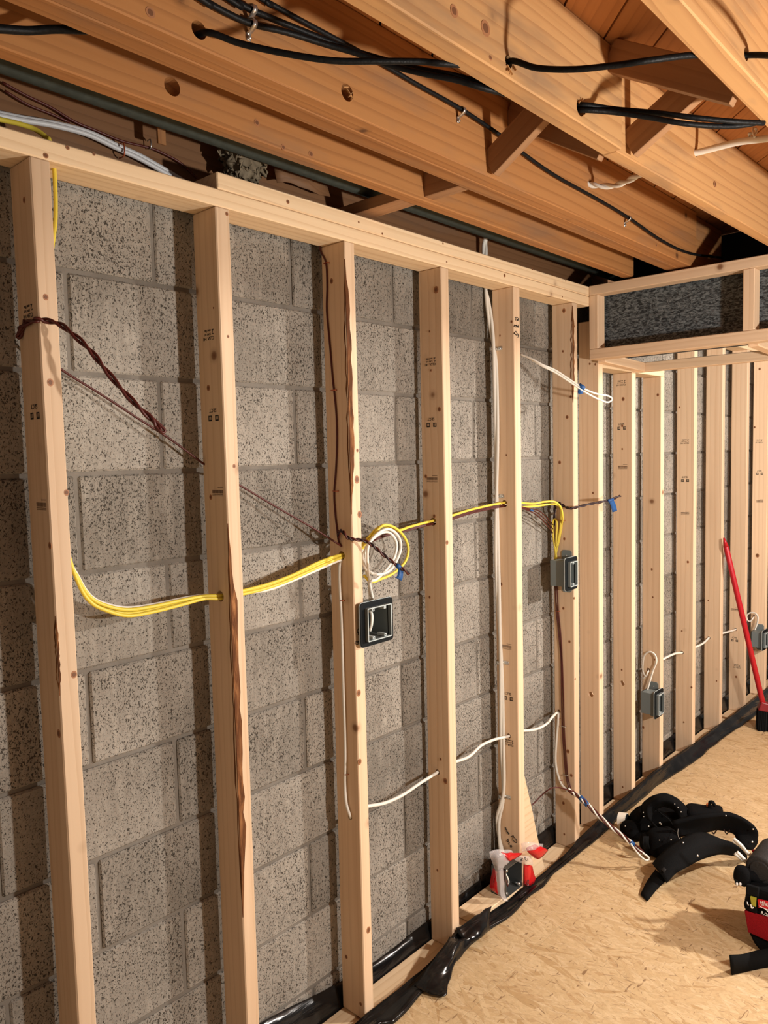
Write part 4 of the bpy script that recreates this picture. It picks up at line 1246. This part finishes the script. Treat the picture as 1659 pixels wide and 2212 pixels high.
bl([Vector((-2.2, yb, 2.422)), Vector((-1.0, yb, 2.432)), Vector((-0.3, yb, 2.428)), PY(480, -12, yb), PY(508, 2, yb), PY(545, 22, yb), PY(600, 45, yb), PY(680, 77, yb-0.01), PY(760, 108, -0.43), PY(840, 132, -0.47), PY(910, 150, -0.53), PY(985, 164, -0.585), PY(1065, 188, -0.625), Vector((hC2.x-0.02, -0.645, hC2.z)), Vector((hC2.x, -0.69, hC2.z-0.006)), PY(1330, 243, -0.735), PY(1400, 253, -0.79), PY(1480, 267, -0.85), PY(1560, 273, -0.895), PY(1610, 270, -0.925), PY(1650, 262, -0.95)], rb, 'black cable clipped to the doubled joist and passing the knotty joist, sagging lower strand')
c3 = bl([Vector((-2.2, yb, 2.444)), Vector((-1.0, yb, 2.452)), Vector((-0.3, yb, 2.45)), PY(545, -16, yb), PY(570, 0, yb), PY(650, 44, yb), PY(740, 92, yb), PY(830, 141, yb), PY(900, 182, yb), PY(998, 237, yb), PY(1080, 292, yb), PY(1135, 335, yb), PY(1200, 380, yb), PY(1290, 430, yb), PY(1357, 470, yb), PY(1430, 520, yb), PY(1490, 547, yb), PY(1560, 557, yb+0.005)], 0.0045, 'black cable running the length of the doubled joist face')
bl([PY(-120, 58, -0.215), PY(-60, 60, -0.215), PY(0, 62, -0.215), PY(60, 66, -0.215), PY(120, 63, -0.23), PY(190, 65, -0.26), PY(240, 66, -0.29)], 0.0065, 'short black cable in the upper left between the joists')
for u, v in ((998, 240), (1357, 472), (545, 22), (545, 53)):
    p = PY(u, v, yb)
    cl = sheet('cable_clip', [[p+Vector((d, 0.011, 0.013)), p+Vector((d, 0.004, 0.010)), p+Vector((d, -0.0065, 0.006)), p+Vector((d, -0.0075, -0.003)), p+Vector((d, 0.004, -0.009)), p+Vector((d, 0.0105, -0.011)), p+Vector((d, 0.0105, -0.022))] for d in (-0.0045, 0.0045)], M['steel'], c3, 0.0012, 3)
    blob('nail_head', p+Vector((0, 0.008, -0.018)), (0.0035, 0.003, 0.0035), M['steel'], cl, 2.0, 0, 0, 1, 10)
o = twist_pair('white_cable', [Vector((hB3.x-0.01, -0.375, hB3.z)), PY(1282, 400, -0.40), PY(1320, 402, -0.45), PY(1350, 393, -0.50), PY(1380, 378, -0.56), PY(1410, 362, -0.63)], 0.005, 3, [M['white'], M['white']], off=0.004)
tag(o, 'twisted white cable crossing from the doubled joist to the lapped joist', 'cable')
o = run('white_cable', [Vector((hC3.x-0.01, -0.66, hC3.z)), PY(1508, 329, -0.69), PY(1550, 318, -0.74), PY(1600, 306, -0.80), PY(1659, 299, -0.87), PY(1720, 290, -0.94)], 0.0085, 'white', 'thick white cable leaving the lapped joist at the right edge')
tube('loop', [PY(1622, 300, -0.82), PY(1618, 288, -0.825), PY(1630, 290, -0.83), PY(1634, 280, -0.83), PY(1626, 278, -0.83), PY(1630, 296, -0.84)], 0.003, M['white'], o, 7, 5)

# splintered wood at bored holes
for (h, y, n, par) in ((hB2, -0.388, 5, B1), (hC1, -0.684, 4, C1), (hC2, -0.684, 3, C1)):
    for k in range(n):
        a = random.uniform(0, 6.28)
        p = Vector((h.x+0.012*math.cos(a), y-0.001, h.z+0.012*math.sin(a)))
        board('splinter', p, p+Vector((random.uniform(-.014, .014), -0.004, random.uniform(-.014, .006))), (0, 1, 0), 0.004, 0.0015, M['joist2'], par, 0.0003)

# ================================================================== black poly along the plate
def lerp_tab(tab, x):
    tab = sorted(tab)
    if x <= tab[0][0]:
        return tab[0][1]
    for a, b in zip(tab, tab[1:]):
        if x <= b[0]:
            return a[1]+(b[1]-a[1])*(x-a[0])/(b[0]-a[0])
    return tab[-1][1]


outer = [PZ(u, v, FZ+0.006) for u, v in [(830, 2230), (860, 2205), (905, 2150), (985, 2062), (1040, 2020), (1092, 1986), (1135, 1946), (1174, 1914), (1198, 1886), (1241, 1851), (1299, 1804), (1340, 1764), (1420, 1697), (1500, 1645), (1570, 1588), (1659, 1527)]]
upper = [PY(u, v, -0.008) for u, v in [(780, 2230), (800, 2205), (900, 2108), (960, 2045), (990, 2010), (1017, 1993), (1041, 1980), (1089, 1952), (1130, 1927), (1169, 1898), (1205, 1862), (1251, 1812), (1309, 1755), (1420, 1660), (1480, 1620), (1560, 1560), (1640, 1500)]]
ot = [(p.x, min(p.y, -0.022)) for p in outer]
ut = [(p.x, p.z) for p in upper]
bm = bmesh.new()
prev = None
nx = 260
for i in range(nx+1):
    x = -1.2 + (5.2+1.2)*i/nx
    yo, zu = lerp_tab(ot, x), max(0.062, lerp_tab(ut, x))
    if x < 0.82:
        yo, zu = -0.06, 0.064
    nz = lambda a, s: noise.noise(Vector((x*9+a, a*3.1, 0)))*s
    ring = [(x, -0.003, 0.042), (x+nz(1, .003), -0.004, 0.5*zu+0.02), (x, -0.006+nz(2, .004), zu+nz(3, .006)), (x, -0.012+nz(4, .006), zu-0.012), (x, (yo-0.012)/2+nz(5, .005), FZ+0.35*(zu-FZ)+nz(6, .005)), (x, yo+0.006+nz(8, .006), FZ+0.010+abs(nz(7, .006))), (x, yo+nz(8, .008), FZ+0.003)]
    ring = [bm.verts.new(p) for p in ring]
    if prev:
        for a in range(len(ring)-1):
            bm.faces.new((prev[a], prev[a+1], ring[a+1], ring[a]))
    prev = ring
po = from_bm('poly_sheet', bm, M['poly'], None, True)
md = po.modifiers.new('solid', 'SOLIDIFY')
md.thickness = 0.001
tag(po, 'crumpled black polythene strip along the foot of the stud wall', 'plastic sheet')
fl_pts = [[PZ(972, 2025, 0.105), PZ(990, 2030, 0.10), PZ(1012, 2020, 0.09), PZ(1040, 2005, 0.085)],
          [PZ(945, 2062, 0.10), PZ(972, 2075, 0.085), PZ(985, 2065, 0.075), PZ(1010, 2048, 0.066)],
          [PZ(918, 2100, 0.085), PZ(945, 2115, 0.075), PZ(970, 2105, 0.068), PZ(982, 2085, 0.062)],
          [PZ(897, 2133, 0.062), PZ(930, 2145, 0.062), PZ(962, 2153, 0.060), PZ(972, 2120, 0.058)]]
f = sheet('torn_flap', fl_pts, M['poly'], po, 0.001, 5, 0.006)
f2 = sheet('fold', [[PZ(985, 2005, 0.11), PZ(1030, 1978, 0.115), PZ(1060, 1955, 0.11)], [PZ(998, 2026, 0.085), PZ(1030, 2026, 0.08), PZ(1055, 2000, 0.08)], [PZ(1005, 2022, 0.075), PZ(1028, 2030, 0.062), PZ(1060, 2005, 0.062)]], M['poly'], po, 0.001, 5, 0.006)
# strip standing behind the plate against the blocks
bm = bmesh.new()
prev = None
for i in range(200):
    x = -1.2+6.4*i/199
    zt_ = lerp_tab([(0.3, 0.16), (0.52, 0.15), (0.95, 0.082), (1.24, 0.09), (1.6, 0.10), (2.2, 0.11), (3.0, 0.115), (5, 0.12)], x) + noise.noise(Vector((x*6, 3, 1)))*0.006
    ring = [bm.verts.new((x, 0.090, 0.012)), bm.verts.new((x, 0.094+noise.noise(Vector((x*11, 1, 1)))*0.003, 0.04)), bm.verts.new((x, 0.100+noise.noise(Vector((x*13, 5, 1)))*0.004, zt_*0.7)), bm.verts.new((x, 0.107, zt_))]
    if prev:
        for a in range(3):
            bm.faces.new((prev[a], prev[a+1], ring[a+1], ring[a]))
    prev = ring
pb = from_bm('poly_upstand', bm, M['poly'], None, True)
md = pb.modifiers.new('solid', 'SOLIDIFY')
md.thickness = 0.001
tag(pb, 'black polythene turned up the block wall behind the sole plate', 'plastic sheet')

# ================================================================== timber offcuts at the writing stud
tag(board('wood_offcut', (1.372, 0.044, 0.0575), (1.62, 0.044, 0.0575), (0, 1, 0), 0.088, 0.037, M['pineplate']), 'short timber offcut lying on the sole plate under the plastic bag', 'offcut')
tb_ = prism('tapered_board', [(1.664, 0.020, 0.040), (1.83, 0.020, 0.040), (1.80, 0.020, 0.12), (1.745, 0.020, 0.30), (1.690, 0.020, 0.46), (1.664, 0.020, 0.50)], (0, 0.019, 0), M['pineplate'], None, 0.001)
tag(tb_, 'pale tapered scrap board standing against the writing stud', 'board')

# ---- metal box in its bag
mb = empty('junction_box', (1.57, 0.0, 0.078))
Q = {k: PY(u, v, -0.008) for k, (u, v) in dict(tl=(1096, 1873), tr=(1130, 1866), br=(1128, 1919), bl=(1092, 1943)).items()}
cx = 1.569
zlo, zhi = 0.0775, max(Q['tl'].z, Q['tr'].z)
hw_ = 0.052
bm = bmesh.new()
for lo, hi in (((cx-hw_, -0.010, zlo), (cx-hw_+0.002, 0.052, zlo+0.104)), ((cx+hw_-0.002, -0.010, zlo), (cx+hw_, 0.052, zlo+0.104)), ((cx-hw_, -0.010, zlo), (cx+hw_, 0.052, zlo+0.002)), ((cx-hw_, -0.010, zlo+0.102), (cx+hw_, 0.052, zlo+0.104)), ((cx-hw_, 0.050, zlo), (cx+hw_, 0.052, zlo+0.104))):
    lo, hi = Vector(lo), Vector(hi)
    bmesh.ops.create_cube(bm, size=1.0, matrix=Matrix.Translation((lo+hi)/2) @ Matrix.Diagonal((*(hi-lo), 1)))
from_bm('steel_case', bm, M['boxsteel'], mb)
for sx, sz in ((-1, 1), (1, -1), (-1, -1)):
    cyl('screw', (cx+sx*0.040, -0.008, zlo+0.052+sz*0.042), (cx+sx*0.040, 0.01, zlo+0.052+sz*0.042), 0.005, M['steel'], mb, seg=10)
tube('lead', [(cx-0.03, 0.04, zlo+0.09), (cx-0.035, 0.01, zlo+0.07), (cx-0.03, 0.0, zlo+0.04), (cx-0.022, 0.004, zlo+0.03), (cx-0.018, 0.02, zlo+0.06)], 0.003, M['maroon'], mb)
tube('lead', [(cx-0.028, 0.04, zlo+0.09), (cx-0.025, 0.01, zlo+0.072), (cx-0.020, 0.0, zlo+0.045), (cx-0.024, 0.004, zlo+0.032)], 0.003, M['white'], mb)
tag(mb, 'open steel junction box inside the plastic bag on the floor offcut', 'junction box')

bg = empty('plastic_bag', (cx, 0.0, 0.077))
def q5(u, v, y): return PY(*z5(u, v), y)
sheet('red_print', [[q5(370, 1120, 0.03), q5(450, 1190, 0.0)], [q5(340, 1270, 0.03), q5(445, 1330, -0.004)], [q5(310, 1440, 0.03), q5(440, 1480, -0.006)], [q5(330, 1500, 0.03), q5(460, 1590, -0.008)]], M['redfilm'], bg, 0.0006, 4, 0.003)
sheet('red_print', [[q5(935, 1060, -0.005), q5(1010, 1070, -0.012), q5(1085, 1070, -0.008)], [q5(935, 1200, -0.006), q5(1030, 1220, -0.016), q5(1115, 1200, -0.008)], [q5(930, 1420, -0.006), q5(1040, 1440, -0.014), q5(1145, 1350, -0.006)]], M['redfilm'], bg, 0.0006, 4, 0.003)
sheet('red_print', [[q5(960, 770, -0.03), q5(1110, 690, -0.045), q5(1200, 720, -0.05)], [q5(1000, 840, -0.035), q5(1150, 830, -0.055), q5(1290, 770, -0.055)], [q5(1110, 950, -0.035), q5(1210, 960, -0.05), q5(1365, 800, -0.05)]], M['redfilm'], bg, 0.0006, 5, 0.004)
sheet('red_print', [[q5(510, 830, -0.012), q5(620, 850, -0.02), q5(740, 850, -0.02), q5(900, 850, -0.02)], [q5(550, 900, -0.016), q5(640, 930, -0.03), q5(740, 900, -0.025), q5(880, 880, -0.02)], [q5(560, 985, -0.012), q5(680, 990, -0.026), q5(740, 960, -0.022), q5(800, 930, -0.02)]], M['redfilm'], bg, 0.0006, 5, 0.004)
sheet('clear_film', [[q5(310, 830, 0.01), q5(480, 780, -0.005), q5(700, 800, -0.015), q5(765, 870, -0.02)], [q5(330, 960, 0.008), q5(450, 930, -0.012), q5(560, 920, -0.022), q5(700, 960, -0.025)], [q5(420, 1150, 0.0), q5(470, 1170, -0.014), q5(550, 1150, -0.02), q5(560, 1100, -0.02)]], M['clear'], bg, 0.0006, 5, 0.004)
sheet('clear_film', [[q5(420, 1150, 0.0), q5(490, 1170, -0.014), q5(555, 1140, -0.018)], [q5(440, 1380, -0.004), q5(510, 1380, -0.016), q5(590, 1400, -0.014)], [q5(460, 1560, -0.006), q5(520, 1600, -0.016), q5(590, 1560, -0.012)], [q5(500, 1650, -0.008), q5(580, 1710, -0.016), q5(640, 1715, -0.014)]], M['clear'], bg, 0.0006, 5, 0.003)
sheet('clear_film', [[q5(760, 960, -0.02), q5(880, 900, -0.03), q5(1040, 910, -0.035)], [q5(830, 1010, -0.02), q5(930, 960, -0.03), q5(1080, 990, -0.035)], [q5(900, 1040, -0.018), q5(1000, 1060, -0.026), q5(1090, 1060, -0.03)]], M['clear'], bg, 0.0006, 5, 0.003)
sheet('clear_film', [[q5(880, 680, -0.03), q5(1050, 650, -0.05), q5(1270, 690, -0.05)], [q5(900, 830, -0.03), q5(1050, 800, -0.052), q5(1260, 750, -0.052)]], M['clear'], bg, 0.0005, 5, 0.003)
w_ = ink('pen_writing', [[q5(860, 1000, -0.04), q5(885, 950, -0.04), q5(880, 990, -0.04), q5(910, 945, -0.04)], [q5(870, 975, -0.04), q5(905, 985, -0.04)], [q5(925, 990, -0.042), q5(950, 920, -0.042)], [q5(935, 930, -0.042), q5(960, 940, -0.042), q5(950, 970, -0.042), q5(985, 990, -0.042)], [q5(985, 950, -0.042), q5(1000, 985, -0.042)]], 0.0009, M['ink'], bg)
for u, v, y in ((985, 1370, -0.018), (395, 1340, 0.012)):
    p = q5(u, v, y)
    bm = bmesh.new()
    n = 14
    vo_ = [bm.verts.new(p+Vector((0.008*math.cos(2*math.pi*k/n), -0.003, 0.010*math.sin(2*math.pi*k/n)))) for k in range(n)]
    vi_ = [bm.verts.new(p+Vector((0.004*math.cos(2*math.pi*k/n), -0.003, 0.006*math.sin(2*math.pi*k/n)))) for k in range(n)]
    for k in range(n):
        bm.faces.new((vo_[k], vo_[(k+1) % n], vi_[(k+1) % n], vi_[k]))
    from_bm('print_mark', bm, M['ink'], bg)
tag(bg, 'torn clear plastic bag with red print around the steel box', 'plastic bag')

# ================================================================== broom
br = empty('broom', (3.85, -0.2, FZ))
top_ = Vector((3.695, -0.020, 1.106))
foot = PY(1650, 1528, -0.185)
d_ = (foot-top_).normalized()
cyl('handle', top_+d_*0.02, foot, 0.0145, M['redplastic'], br, seg=16, bev=0.003)
cyl('handle_tip', top_-d_*0.03, top_+d_*0.02, 0.004, M['redplastic'], br, r2=0.0145, seg=16)
cyl('socket', foot-d_*0.02, foot+d_*0.06, 0.018, M['darkred'], br, r2=0.024, seg=16)
hx, hy = foot.x, foot.y
hd = Vector((0.42, -0.91, 0)).normalized()
hn = Vector((hd.y, -hd.x, 0))
b0 = Vector((hx, hy, 0)) + d_*0.03
b0.z = 0
def bp(a, b, z): return b0+hd*a+hn*b+Vector((0, 0, z))
def loft(name, ra, rb_, mat, par, bev=0.0):
    bm = bmesh.new()
    A_ = [bm.verts.new(p) for p in ra]
    B_ = [bm.verts.new(p) for p in rb_]
    bm.faces.new(A_)
    bm.faces.new(B_[::-1])
    n = len(A_)
    for k in range(n):
        bm.faces.new((A_[k], B_[k], B_[(k+1) % n], A_[(k+1) % n]))
    if bev:
        bmesh.ops.recalc_face_normals(bm, faces=bm.faces)
        bmesh.ops.bevel(bm, geom=list(bm.edges), offset=bev, segments=2, affect='EDGES', profile=0.5)
    return from_bm(name, bm, mat, par)
loft('head', [bp(-0.04, -0.028, 0.165), bp(0.26, -0.028, 0.125), bp(0.26, 0.028, 0.125), bp(-0.04, 0.028, 0.165)], [bp(-0.022, -0.022, 0.215), bp(0.20, -0.02, 0.15), bp(0.20, 0.02, 0.15), bp(-0.022, 0.022, 0.215)], M['darkred'], br, 0.006)
bm = bmesh.new()
rb2 = random.Random(5)
for i in range(34):
    for j in range(5):
        a, b = -0.034+0.285*i/33, -0.022+0.011*j
        zt_ = 0.166-(a+0.04)*0.133
        e = (a*1.12+rb2.uniform(-.004, .004), b*1.5+rb2.uniform(-.004, .004))
        p0, p1 = bp(a, b, zt_), bp(e[0], e[1], FZ+0.001)
        for (q0, q1, q2, q3) in ((p0+hd*.006, p0-hd*.006, p1-hd*.006, p1+hd*.006), (p0+hn*.006, p0-hn*.006, p1-hn*.006, p1+hn*.006)):
            bm.faces.new([bm.verts.new(x) for x in (q0, q1, q2, q3)])
o = from_bm('bristles', bm, M['bristle'], br)
tag(br, 'red handled broom with black bristles leaning on a far stud', 'broom')

# ================================================================== tool belt
def zb(u, v): return (1320+u*0.20434, 1690+v*0.20434)
def bz(u, v, z): return PZ(*zb(u, v), z+FZ)
bt = empty('tool_belt', bz(600, 800, 0))
# front pad
sheet('padded_belt', [[bz(450, 870, .045), bz(510, 800, .07), bz(640, 680, .10), bz(830, 565, .125), bz(960, 540, .125), bz(1120, 590, .115), bz(1290, 640, .10), bz(1440, 745, .06)],
                      [bz(500, 940, .05), bz(590, 850, .08), bz(720, 760, .105), bz(880, 670, .12), bz(1000, 640, .115), bz(1140, 650, .10), bz(1290, 690, .08), bz(1440, 765, .045)],
                      [bz(585, 1055, .035), bz(690, 960, .055), bz(800, 890, .065), bz(900, 830, .07), bz(1010, 785, .065), bz(1140, 750, .055), bz(1290, 760, .035), bz(1440, 795, .012)]], M['fabric2'], bt, 0.014, 4)
# back pad
sheet('padded_belt', [[bz(640, 420, .15), bz(850, 372, .17), bz(1000, 342, .18), bz(1200, 326, .17), bz(1310, 348, .155), bz(1430, 405, .13), bz(1535, 485, .10), bz(1538, 560, .07)],
                      [bz(680, 490, .12), bz(860, 460, .125), bz(1010, 430, .13), bz(1180, 410, .12), bz(1300, 440, .105), bz(1400, 500, .085), bz(1490, 590, .06), bz(1535, 640, .04)],
                      [bz(720, 570, .09), bz(870, 540, .09), bz(1010, 515, .085), bz(1120, 490, .08), bz(1300, 535, .06), bz(1345, 620, .045), bz(1420, 700, .03), bz(1480, 715, .02)]], M['fabric'], bt, 0.014, 4)
sheet('belt_strap', [[bz(470, 925, .035), bz(380, 1050, .018), bz(312, 1185, .006)], [bz(590, 1030, .035), bz(500, 1110, .016), bz(385, 1252, .006)]], M['webbing'], bt, 0.005, 5)
sheet('reinforcement', [[bz(500, 885, .058), bz(520, 862, .068)], [bz(560, 955, .062), bz(580, 915, .07)]], M['rubber'], bt, 0.005, 3)
# pouch body, arched flap, side pockets
pc = bz(390, 640, 0)
ex = Vector((0.67, -0.74, 0))
ey = Vector((0.74, 0.67, 0))
c0 = bz(520, 610, 0)
def pb_(a, b, z): return c0+ex*a+ey*b+Vector((0, 0, z))
blob('pouch', pb_(0.005, 0.055, 0.058), (0.105, 0.065, 0.056), M['fabric'], bt, 2.8, 0.012, -0.83, 14, 40)
blob('pouch', pb_(-0.085, 0.02, 0.036), (0.062, 0.042, 0.036), M['fabric'], bt, 2.6, 0.012, -0.83, 18, 32)
# arched flap
arch_o = [(335, 330), (330, 245), (400, 175), (470, 140), (560, 124), (640, 145), (710, 190), (775, 245), (835, 340)]
arch_i = [(480, 480), (420, 400), (450, 300), (520, 260), (570, 250), (640, 270), (690, 310), (720, 350), (735, 380)]
sheet('flap', [[bz(u, v, .10+.095*math.sin(math.pi*k/8)) for k, (u, v) in enumerate(arch_o)],
               [bz((u+a)/2, (v+b)/2, .115+.085*math.sin(math.pi*k/8)) for k, ((u, v), (a, b)) in enumerate(zip(arch_o, arch_i))],
               [bz(a, b, .115+.035*math.sin(math.pi*k/8)) for k, (a, b) in enumerate(arch_i)]], M['fabric'], bt, 0.008, 4, 0.004)
tube('piping', [bz(u, v, .102+.098*math.sin(math.pi*k/8)) for k, (u, v) in enumerate(arch_o)], 0.004, M['fabric2'], bt)
tube('piping', [bz(470, 200, .16), bz(480, 280, .15), bz(540, 340, .145), bz(610, 390, .14), bz(650, 450, .12)], 0.0025, M['fabric2'], bt)
blob('side_pocket', bz(560, 640, .05), (0.062, 0.045, 0.055), M['fabric'], bt, 3.2, 0.006, -0.83, 20, 28)
blob('side_pocket', bz(400, 650, .035), (0.034, 0.03, 0.042), M['fabric'], bt, 3.0, 0.006, -0.83, 24, 24)
sheet('rear_pouch', [[bz(790, 300, .09), bz(830, 240, .12), bz(990, 250, .12), bz(1140, 262, .11), bz(1165, 300, .09)], [bz(780, 370, .10), bz(850, 350, .12), bz(990, 340, .12), bz(1120, 330, .11), bz(1170, 330, .09)], [bz(800, 420, .02), bz(860, 420, .03), bz(990, 400, .03), bz(1110, 390, .03), bz(1180, 380, .02)]], M['fabric'], bt, 0.012, 4, 0.003)
tube('buckle', [bz(1045, 290, .12), bz(1045, 215, .15), bz(1075, 212, .155), bz(1095, 245, .14)], 0.007, M['fabric2'], bt)
blob('orange_clip', bz(1027, 240, .13), (0.008, 0.008, 0.008), M['orange'], bt, 2.4)
for k in range(5):
    tube('elastic_loop', [bz(345+k*12, 570, .09), bz(340+k*13, 640, .07), bz(352+k*13, 705, .04)], 0.003, M['fabric2'], bt, 6, 4)
for (u, v, z_, r_) in [(762, 640, .118, .0042), (912, 775, .085, .005), (342, 318, .14, .003), (672, 230, .185, .0025), (708, 265, .18, .0025), (740, 313, .17, .003), (1214, 352, .172, .0028), (1500, 495, .105, .003), (1492, 628, .06, .004), (345, 362, .13, .0022), (398, 465, .12, .0028), (150, 462, .06, .003), (515, 428, .16, .003), (530, 440, .16, .003), (633, 607, .105, .003), (512, 612, .105, .0022)]:
    blob('rivet', bz(u, v, z_+0.006), (r_, r_, r_), M['steel'], bt, 2.0, 0, 0, 1, 10)
tube('chain', [bz(710, 490, .135), bz(705, 540, .13), bz(715, 580, .128), bz(727, 598, .125)], 0.0015, M['steel'], bt, 6)
for u in (1085, 1222):
    tube('lace', [bz(u-28, 500, .085), bz(u, 545, .06), bz(u+30, 505, .085)], 0.0025, M['darkwire'], bt, 6)
tag(bt, 'black padded tool belt with pouches lying on the OSB floor', 'tool belt')

# roll of tape hanging on the belt
rc = bz(130, 405, .045)
ax = (ex*0.8-ey*0.55+Vector((0, 0, 0.12))).normalized()
tr = empty('tape_roll', rc)
bm = bmesh.new()
u_, w_v = ax.orthogonal().normalized(), None
w_v = ax.cross(u_)
n = 28
rings = []
for (rr_, dd) in ((0.032, -0.016), (0.032, 0.016), (0.018, 0.016), (0.018, -0.016)):
    rings.append([bm.verts.new(rc+ax*dd+u_*(rr_*math.cos(2*math.pi*k/n))+w_v*(rr_*math.sin(2*math.pi*k/n))) for k in range(n)])
for a in range(4):
    for k in range(n):
        bm.faces.new((rings[a][k], rings[a][(k+1) % n], rings[(a+1) % 4][(k+1) % n], rings[(a+1) % 4][k]))
from_bm('tape', bm, M['tapewhite'], tr)
cyl('core', rc-ax*0.0165, rc+ax*0.0175, 0.0275, M['pvcdark'], tr, seg=24)
tag(tr, 'small roll of white tape at the left end of the tool belt', 'tape roll')

# ================================================================== tool bag at the right edge
def zt_(u, v): return (1540+u*0.15375, 1800+v*0.15375)
bag = empty('tool_bag', (1.95, -0.9, FZ))
XB = PZ(1635, 2053, FZ+0.004).x
def fb(u, v, dx=0.0): return PX(*zt_(u, v), XB-dx)
base = fb(620, 1640)
dz = (FZ+0.004)-base.z
def g2(u, v, dx=0.0):
    return fb(u, v, dx)
yr_ = -1.12
def ext(p, dzz=0.0):           # same height carried on past the picture edge
    return Vector((p.x, yr_, p.z+dzz))
out = [g2(465, 720), g2(450, 860), g2(425, 985), g2(445, 1090), g2(490, 1390), g2(560, 1540), g2(640, 1650)]
out = out + [ext(out[-1], -0.0), ext(out[0])]
prism('bag_body', out, (0.24, 0, 0.0), M['fabric'], bag, 0.010)
rp = [g2(440, 1085, .004), g2(490, 1390, .004), g2(774, 1520, .004), g2(774, 1180, .004)]
e1, e2 = Vector((XB-.004, yr_+0.02, rp[2].z)), Vector((XB-.004, yr_+0.02, rp[3].z))
prism('red_panel', [rp[0], rp[1], rp[2], e1, e2, rp[3]], (0.01, 0, 0), M['redfab'], bag, 0.002)
sideb = [g2(465, 720, .007), g2(455, 860, .007), g2(640, 905, .007), g2(640, 770, .007)]
prism('top_band', sideb[:1]+sideb[1:]+[], (0.012, 0, 0), M['fabric2'], bag, 0.003)
pk = [g2(430, 985, .006), g2(445, 1060, .006), g2(610, 1130, .006), g2(640, 900, .006), g2(470, 870, .006)]
prism('front_pocket', pk, (0.01, 0, 0), M['webbing'], bag, 0.002)
oc = prism('tape_measure', [g2(520, 892, .012), g2(605, 915, .012), g2(598, 1040, .012), g2(540, 1010, .012)], (0.008, 0, 0), M['olive'], bag, 0.001)
tube('loop', [g2(480, 960, .012), g2(490, 1000, .016), g2(505, 1010, .014)], 0.002, M['steel'], bag, 6)
tube('loop', [g2(530, 1000, .016), g2(545, 1050, .018), g2(570, 1040, .016)], 0.002, M['tapewhite'], bag, 6)
lg = [g2(625, 935, .010), g2(640, 1048, .010), g2(774, 1118, .010), g2(774, 965, .010)]
sl = (lg[3]-lg[0])
lgx = sl.normalized()
lg2 = [lg[0], lg[1], lg[1]+lgx*0.135+Vector((0, 0, 0.01)), lg[0]+lgx*0.15]
patch = prism('logo_patch', lg2, (0.008, 0, 0), M['logored'], bag, 0.001)
ty = Vector((0, 0, 1))
text_mesh('lettering', 'Milwaukee', g2(652, 1008, .0106), lgx, ty, 0.022, M['logowhite'], patch, 0.35, 0.0003, 0.52)
tube('underline', [g2(645, 1022, .0108), g2(700, 1048, .0108), g2(774, 1078, .0108)], 0.0011, M['logowhite'], patch, 5, 3)
tube('underline', [g2(700, 1042, .0108), g2(735, 1066, .0108), g2(774, 1100, .0108)], 0.0011, M['logowhite'], patch, 5, 3)
text_mesh('lettering', '8./20', g2(672, 1128, .0070), (lgx+Vector((0, 0, -0.25))).normalized(), ty, 0.014, M['logowhite'], bag, 0.15, 0.0003, 0.9)
# handle end, strap, buckles
blob('handle_end', PX(*zt_(420, 590), XB+0.02), (0.026, 0.026, 0.030), M['fabric'], bag, 2.6, 0.003)
tube('handle', [PX(*zt_(420, 580), XB+0.02), PX(*zt_(520, 590), XB+0.03), PX(*zt_(640, 640), XB+0.05), PX(*zt_(800, 700), XB+0.06)], 0.016, M['fabric'], bag, 10, 5)
for u in (338, 384):
    cyl('snap', PX(*zt_(u, 640), XB), PX(*zt_(u, 715), XB), 0.007, M['pvcdark'], bag, seg=10)
    blob('rivet', PX(*zt_(u, 712), XB-0.010), (0.0042, 0.0042, 0.0052), M['logowhite'], bag, 2.0, 0, 0, 1, 10)
sheet('shoulder_strap', [[PZ(*zt_(238, 1715), FZ+0.07), PZ(*zt_(430, 1700), FZ+0.055), PZ(*zt_(640, 1640), FZ+0.045), PZ(*zt_(900, 1600), FZ+0.05)], [PZ(*zt_(262, 1985), FZ+0.004), PZ(*zt_(450, 1945), FZ+0.004), PZ(*zt_(680, 1900), FZ+0.004), PZ(*zt_(930, 1860), FZ+0.004)]], M['webbing'], bag, 0.005, 4)
c_ = PX(*zt_(740, 420), XB+0.10)
cyl('round_pocket', c_+Vector((-0.06, 0, 0)), c_+Vector((0.10, 0.0, 0.0)), 0.045, M['rubber'], bag, seg=28, bev=0.008)
cyl('round_pocket_face', c_+Vector((-0.063, 0, 0)), c_+Vector((-0.05, 0, 0)), 0.032, M['rubber'], bag, seg=24, bev=0.004)
prism('red_lid', [PX(*zt_(540, 245), XB+0.22), PX(*zt_(774, 215), XB+0.22), PX(*zt_(900, 220), XB+0.22), PX(*zt_(900, 420), XB+0.22), PX(*zt_(590, 330), XB+0.22)], (0.01, 0, 0), M['redfab'], bag, 0.001)
tag(bag, 'black and red tool bag with white script lettering at the right edge', 'tool bag')
for k, pts in enumerate(([PX(*zt_(285, 90), XB+0.10), PX(*zt_(390, 170), XB+0.10), PX(*zt_(480, 270), XB+0.12), PX(*zt_(600, 360), XB+0.14)], [PX(*zt_(325, 275), XB+0.05), PX(*zt_(420, 360), XB+0.06), PX(*zt_(520, 450), XB+0.08), PX(*zt_(615, 560), XB+0.10)])):
    o = twist_pair('cable_offcut', pts, 0.0052, 0.3, [M['white'], M['white']], off=0.0045)
    tag(o, ['upper pair of white cable ends poking from the tool bag', 'lower pair of white cable ends poking from the tool bag'][k], 'cable offcut', 'cable offcuts in the bag')
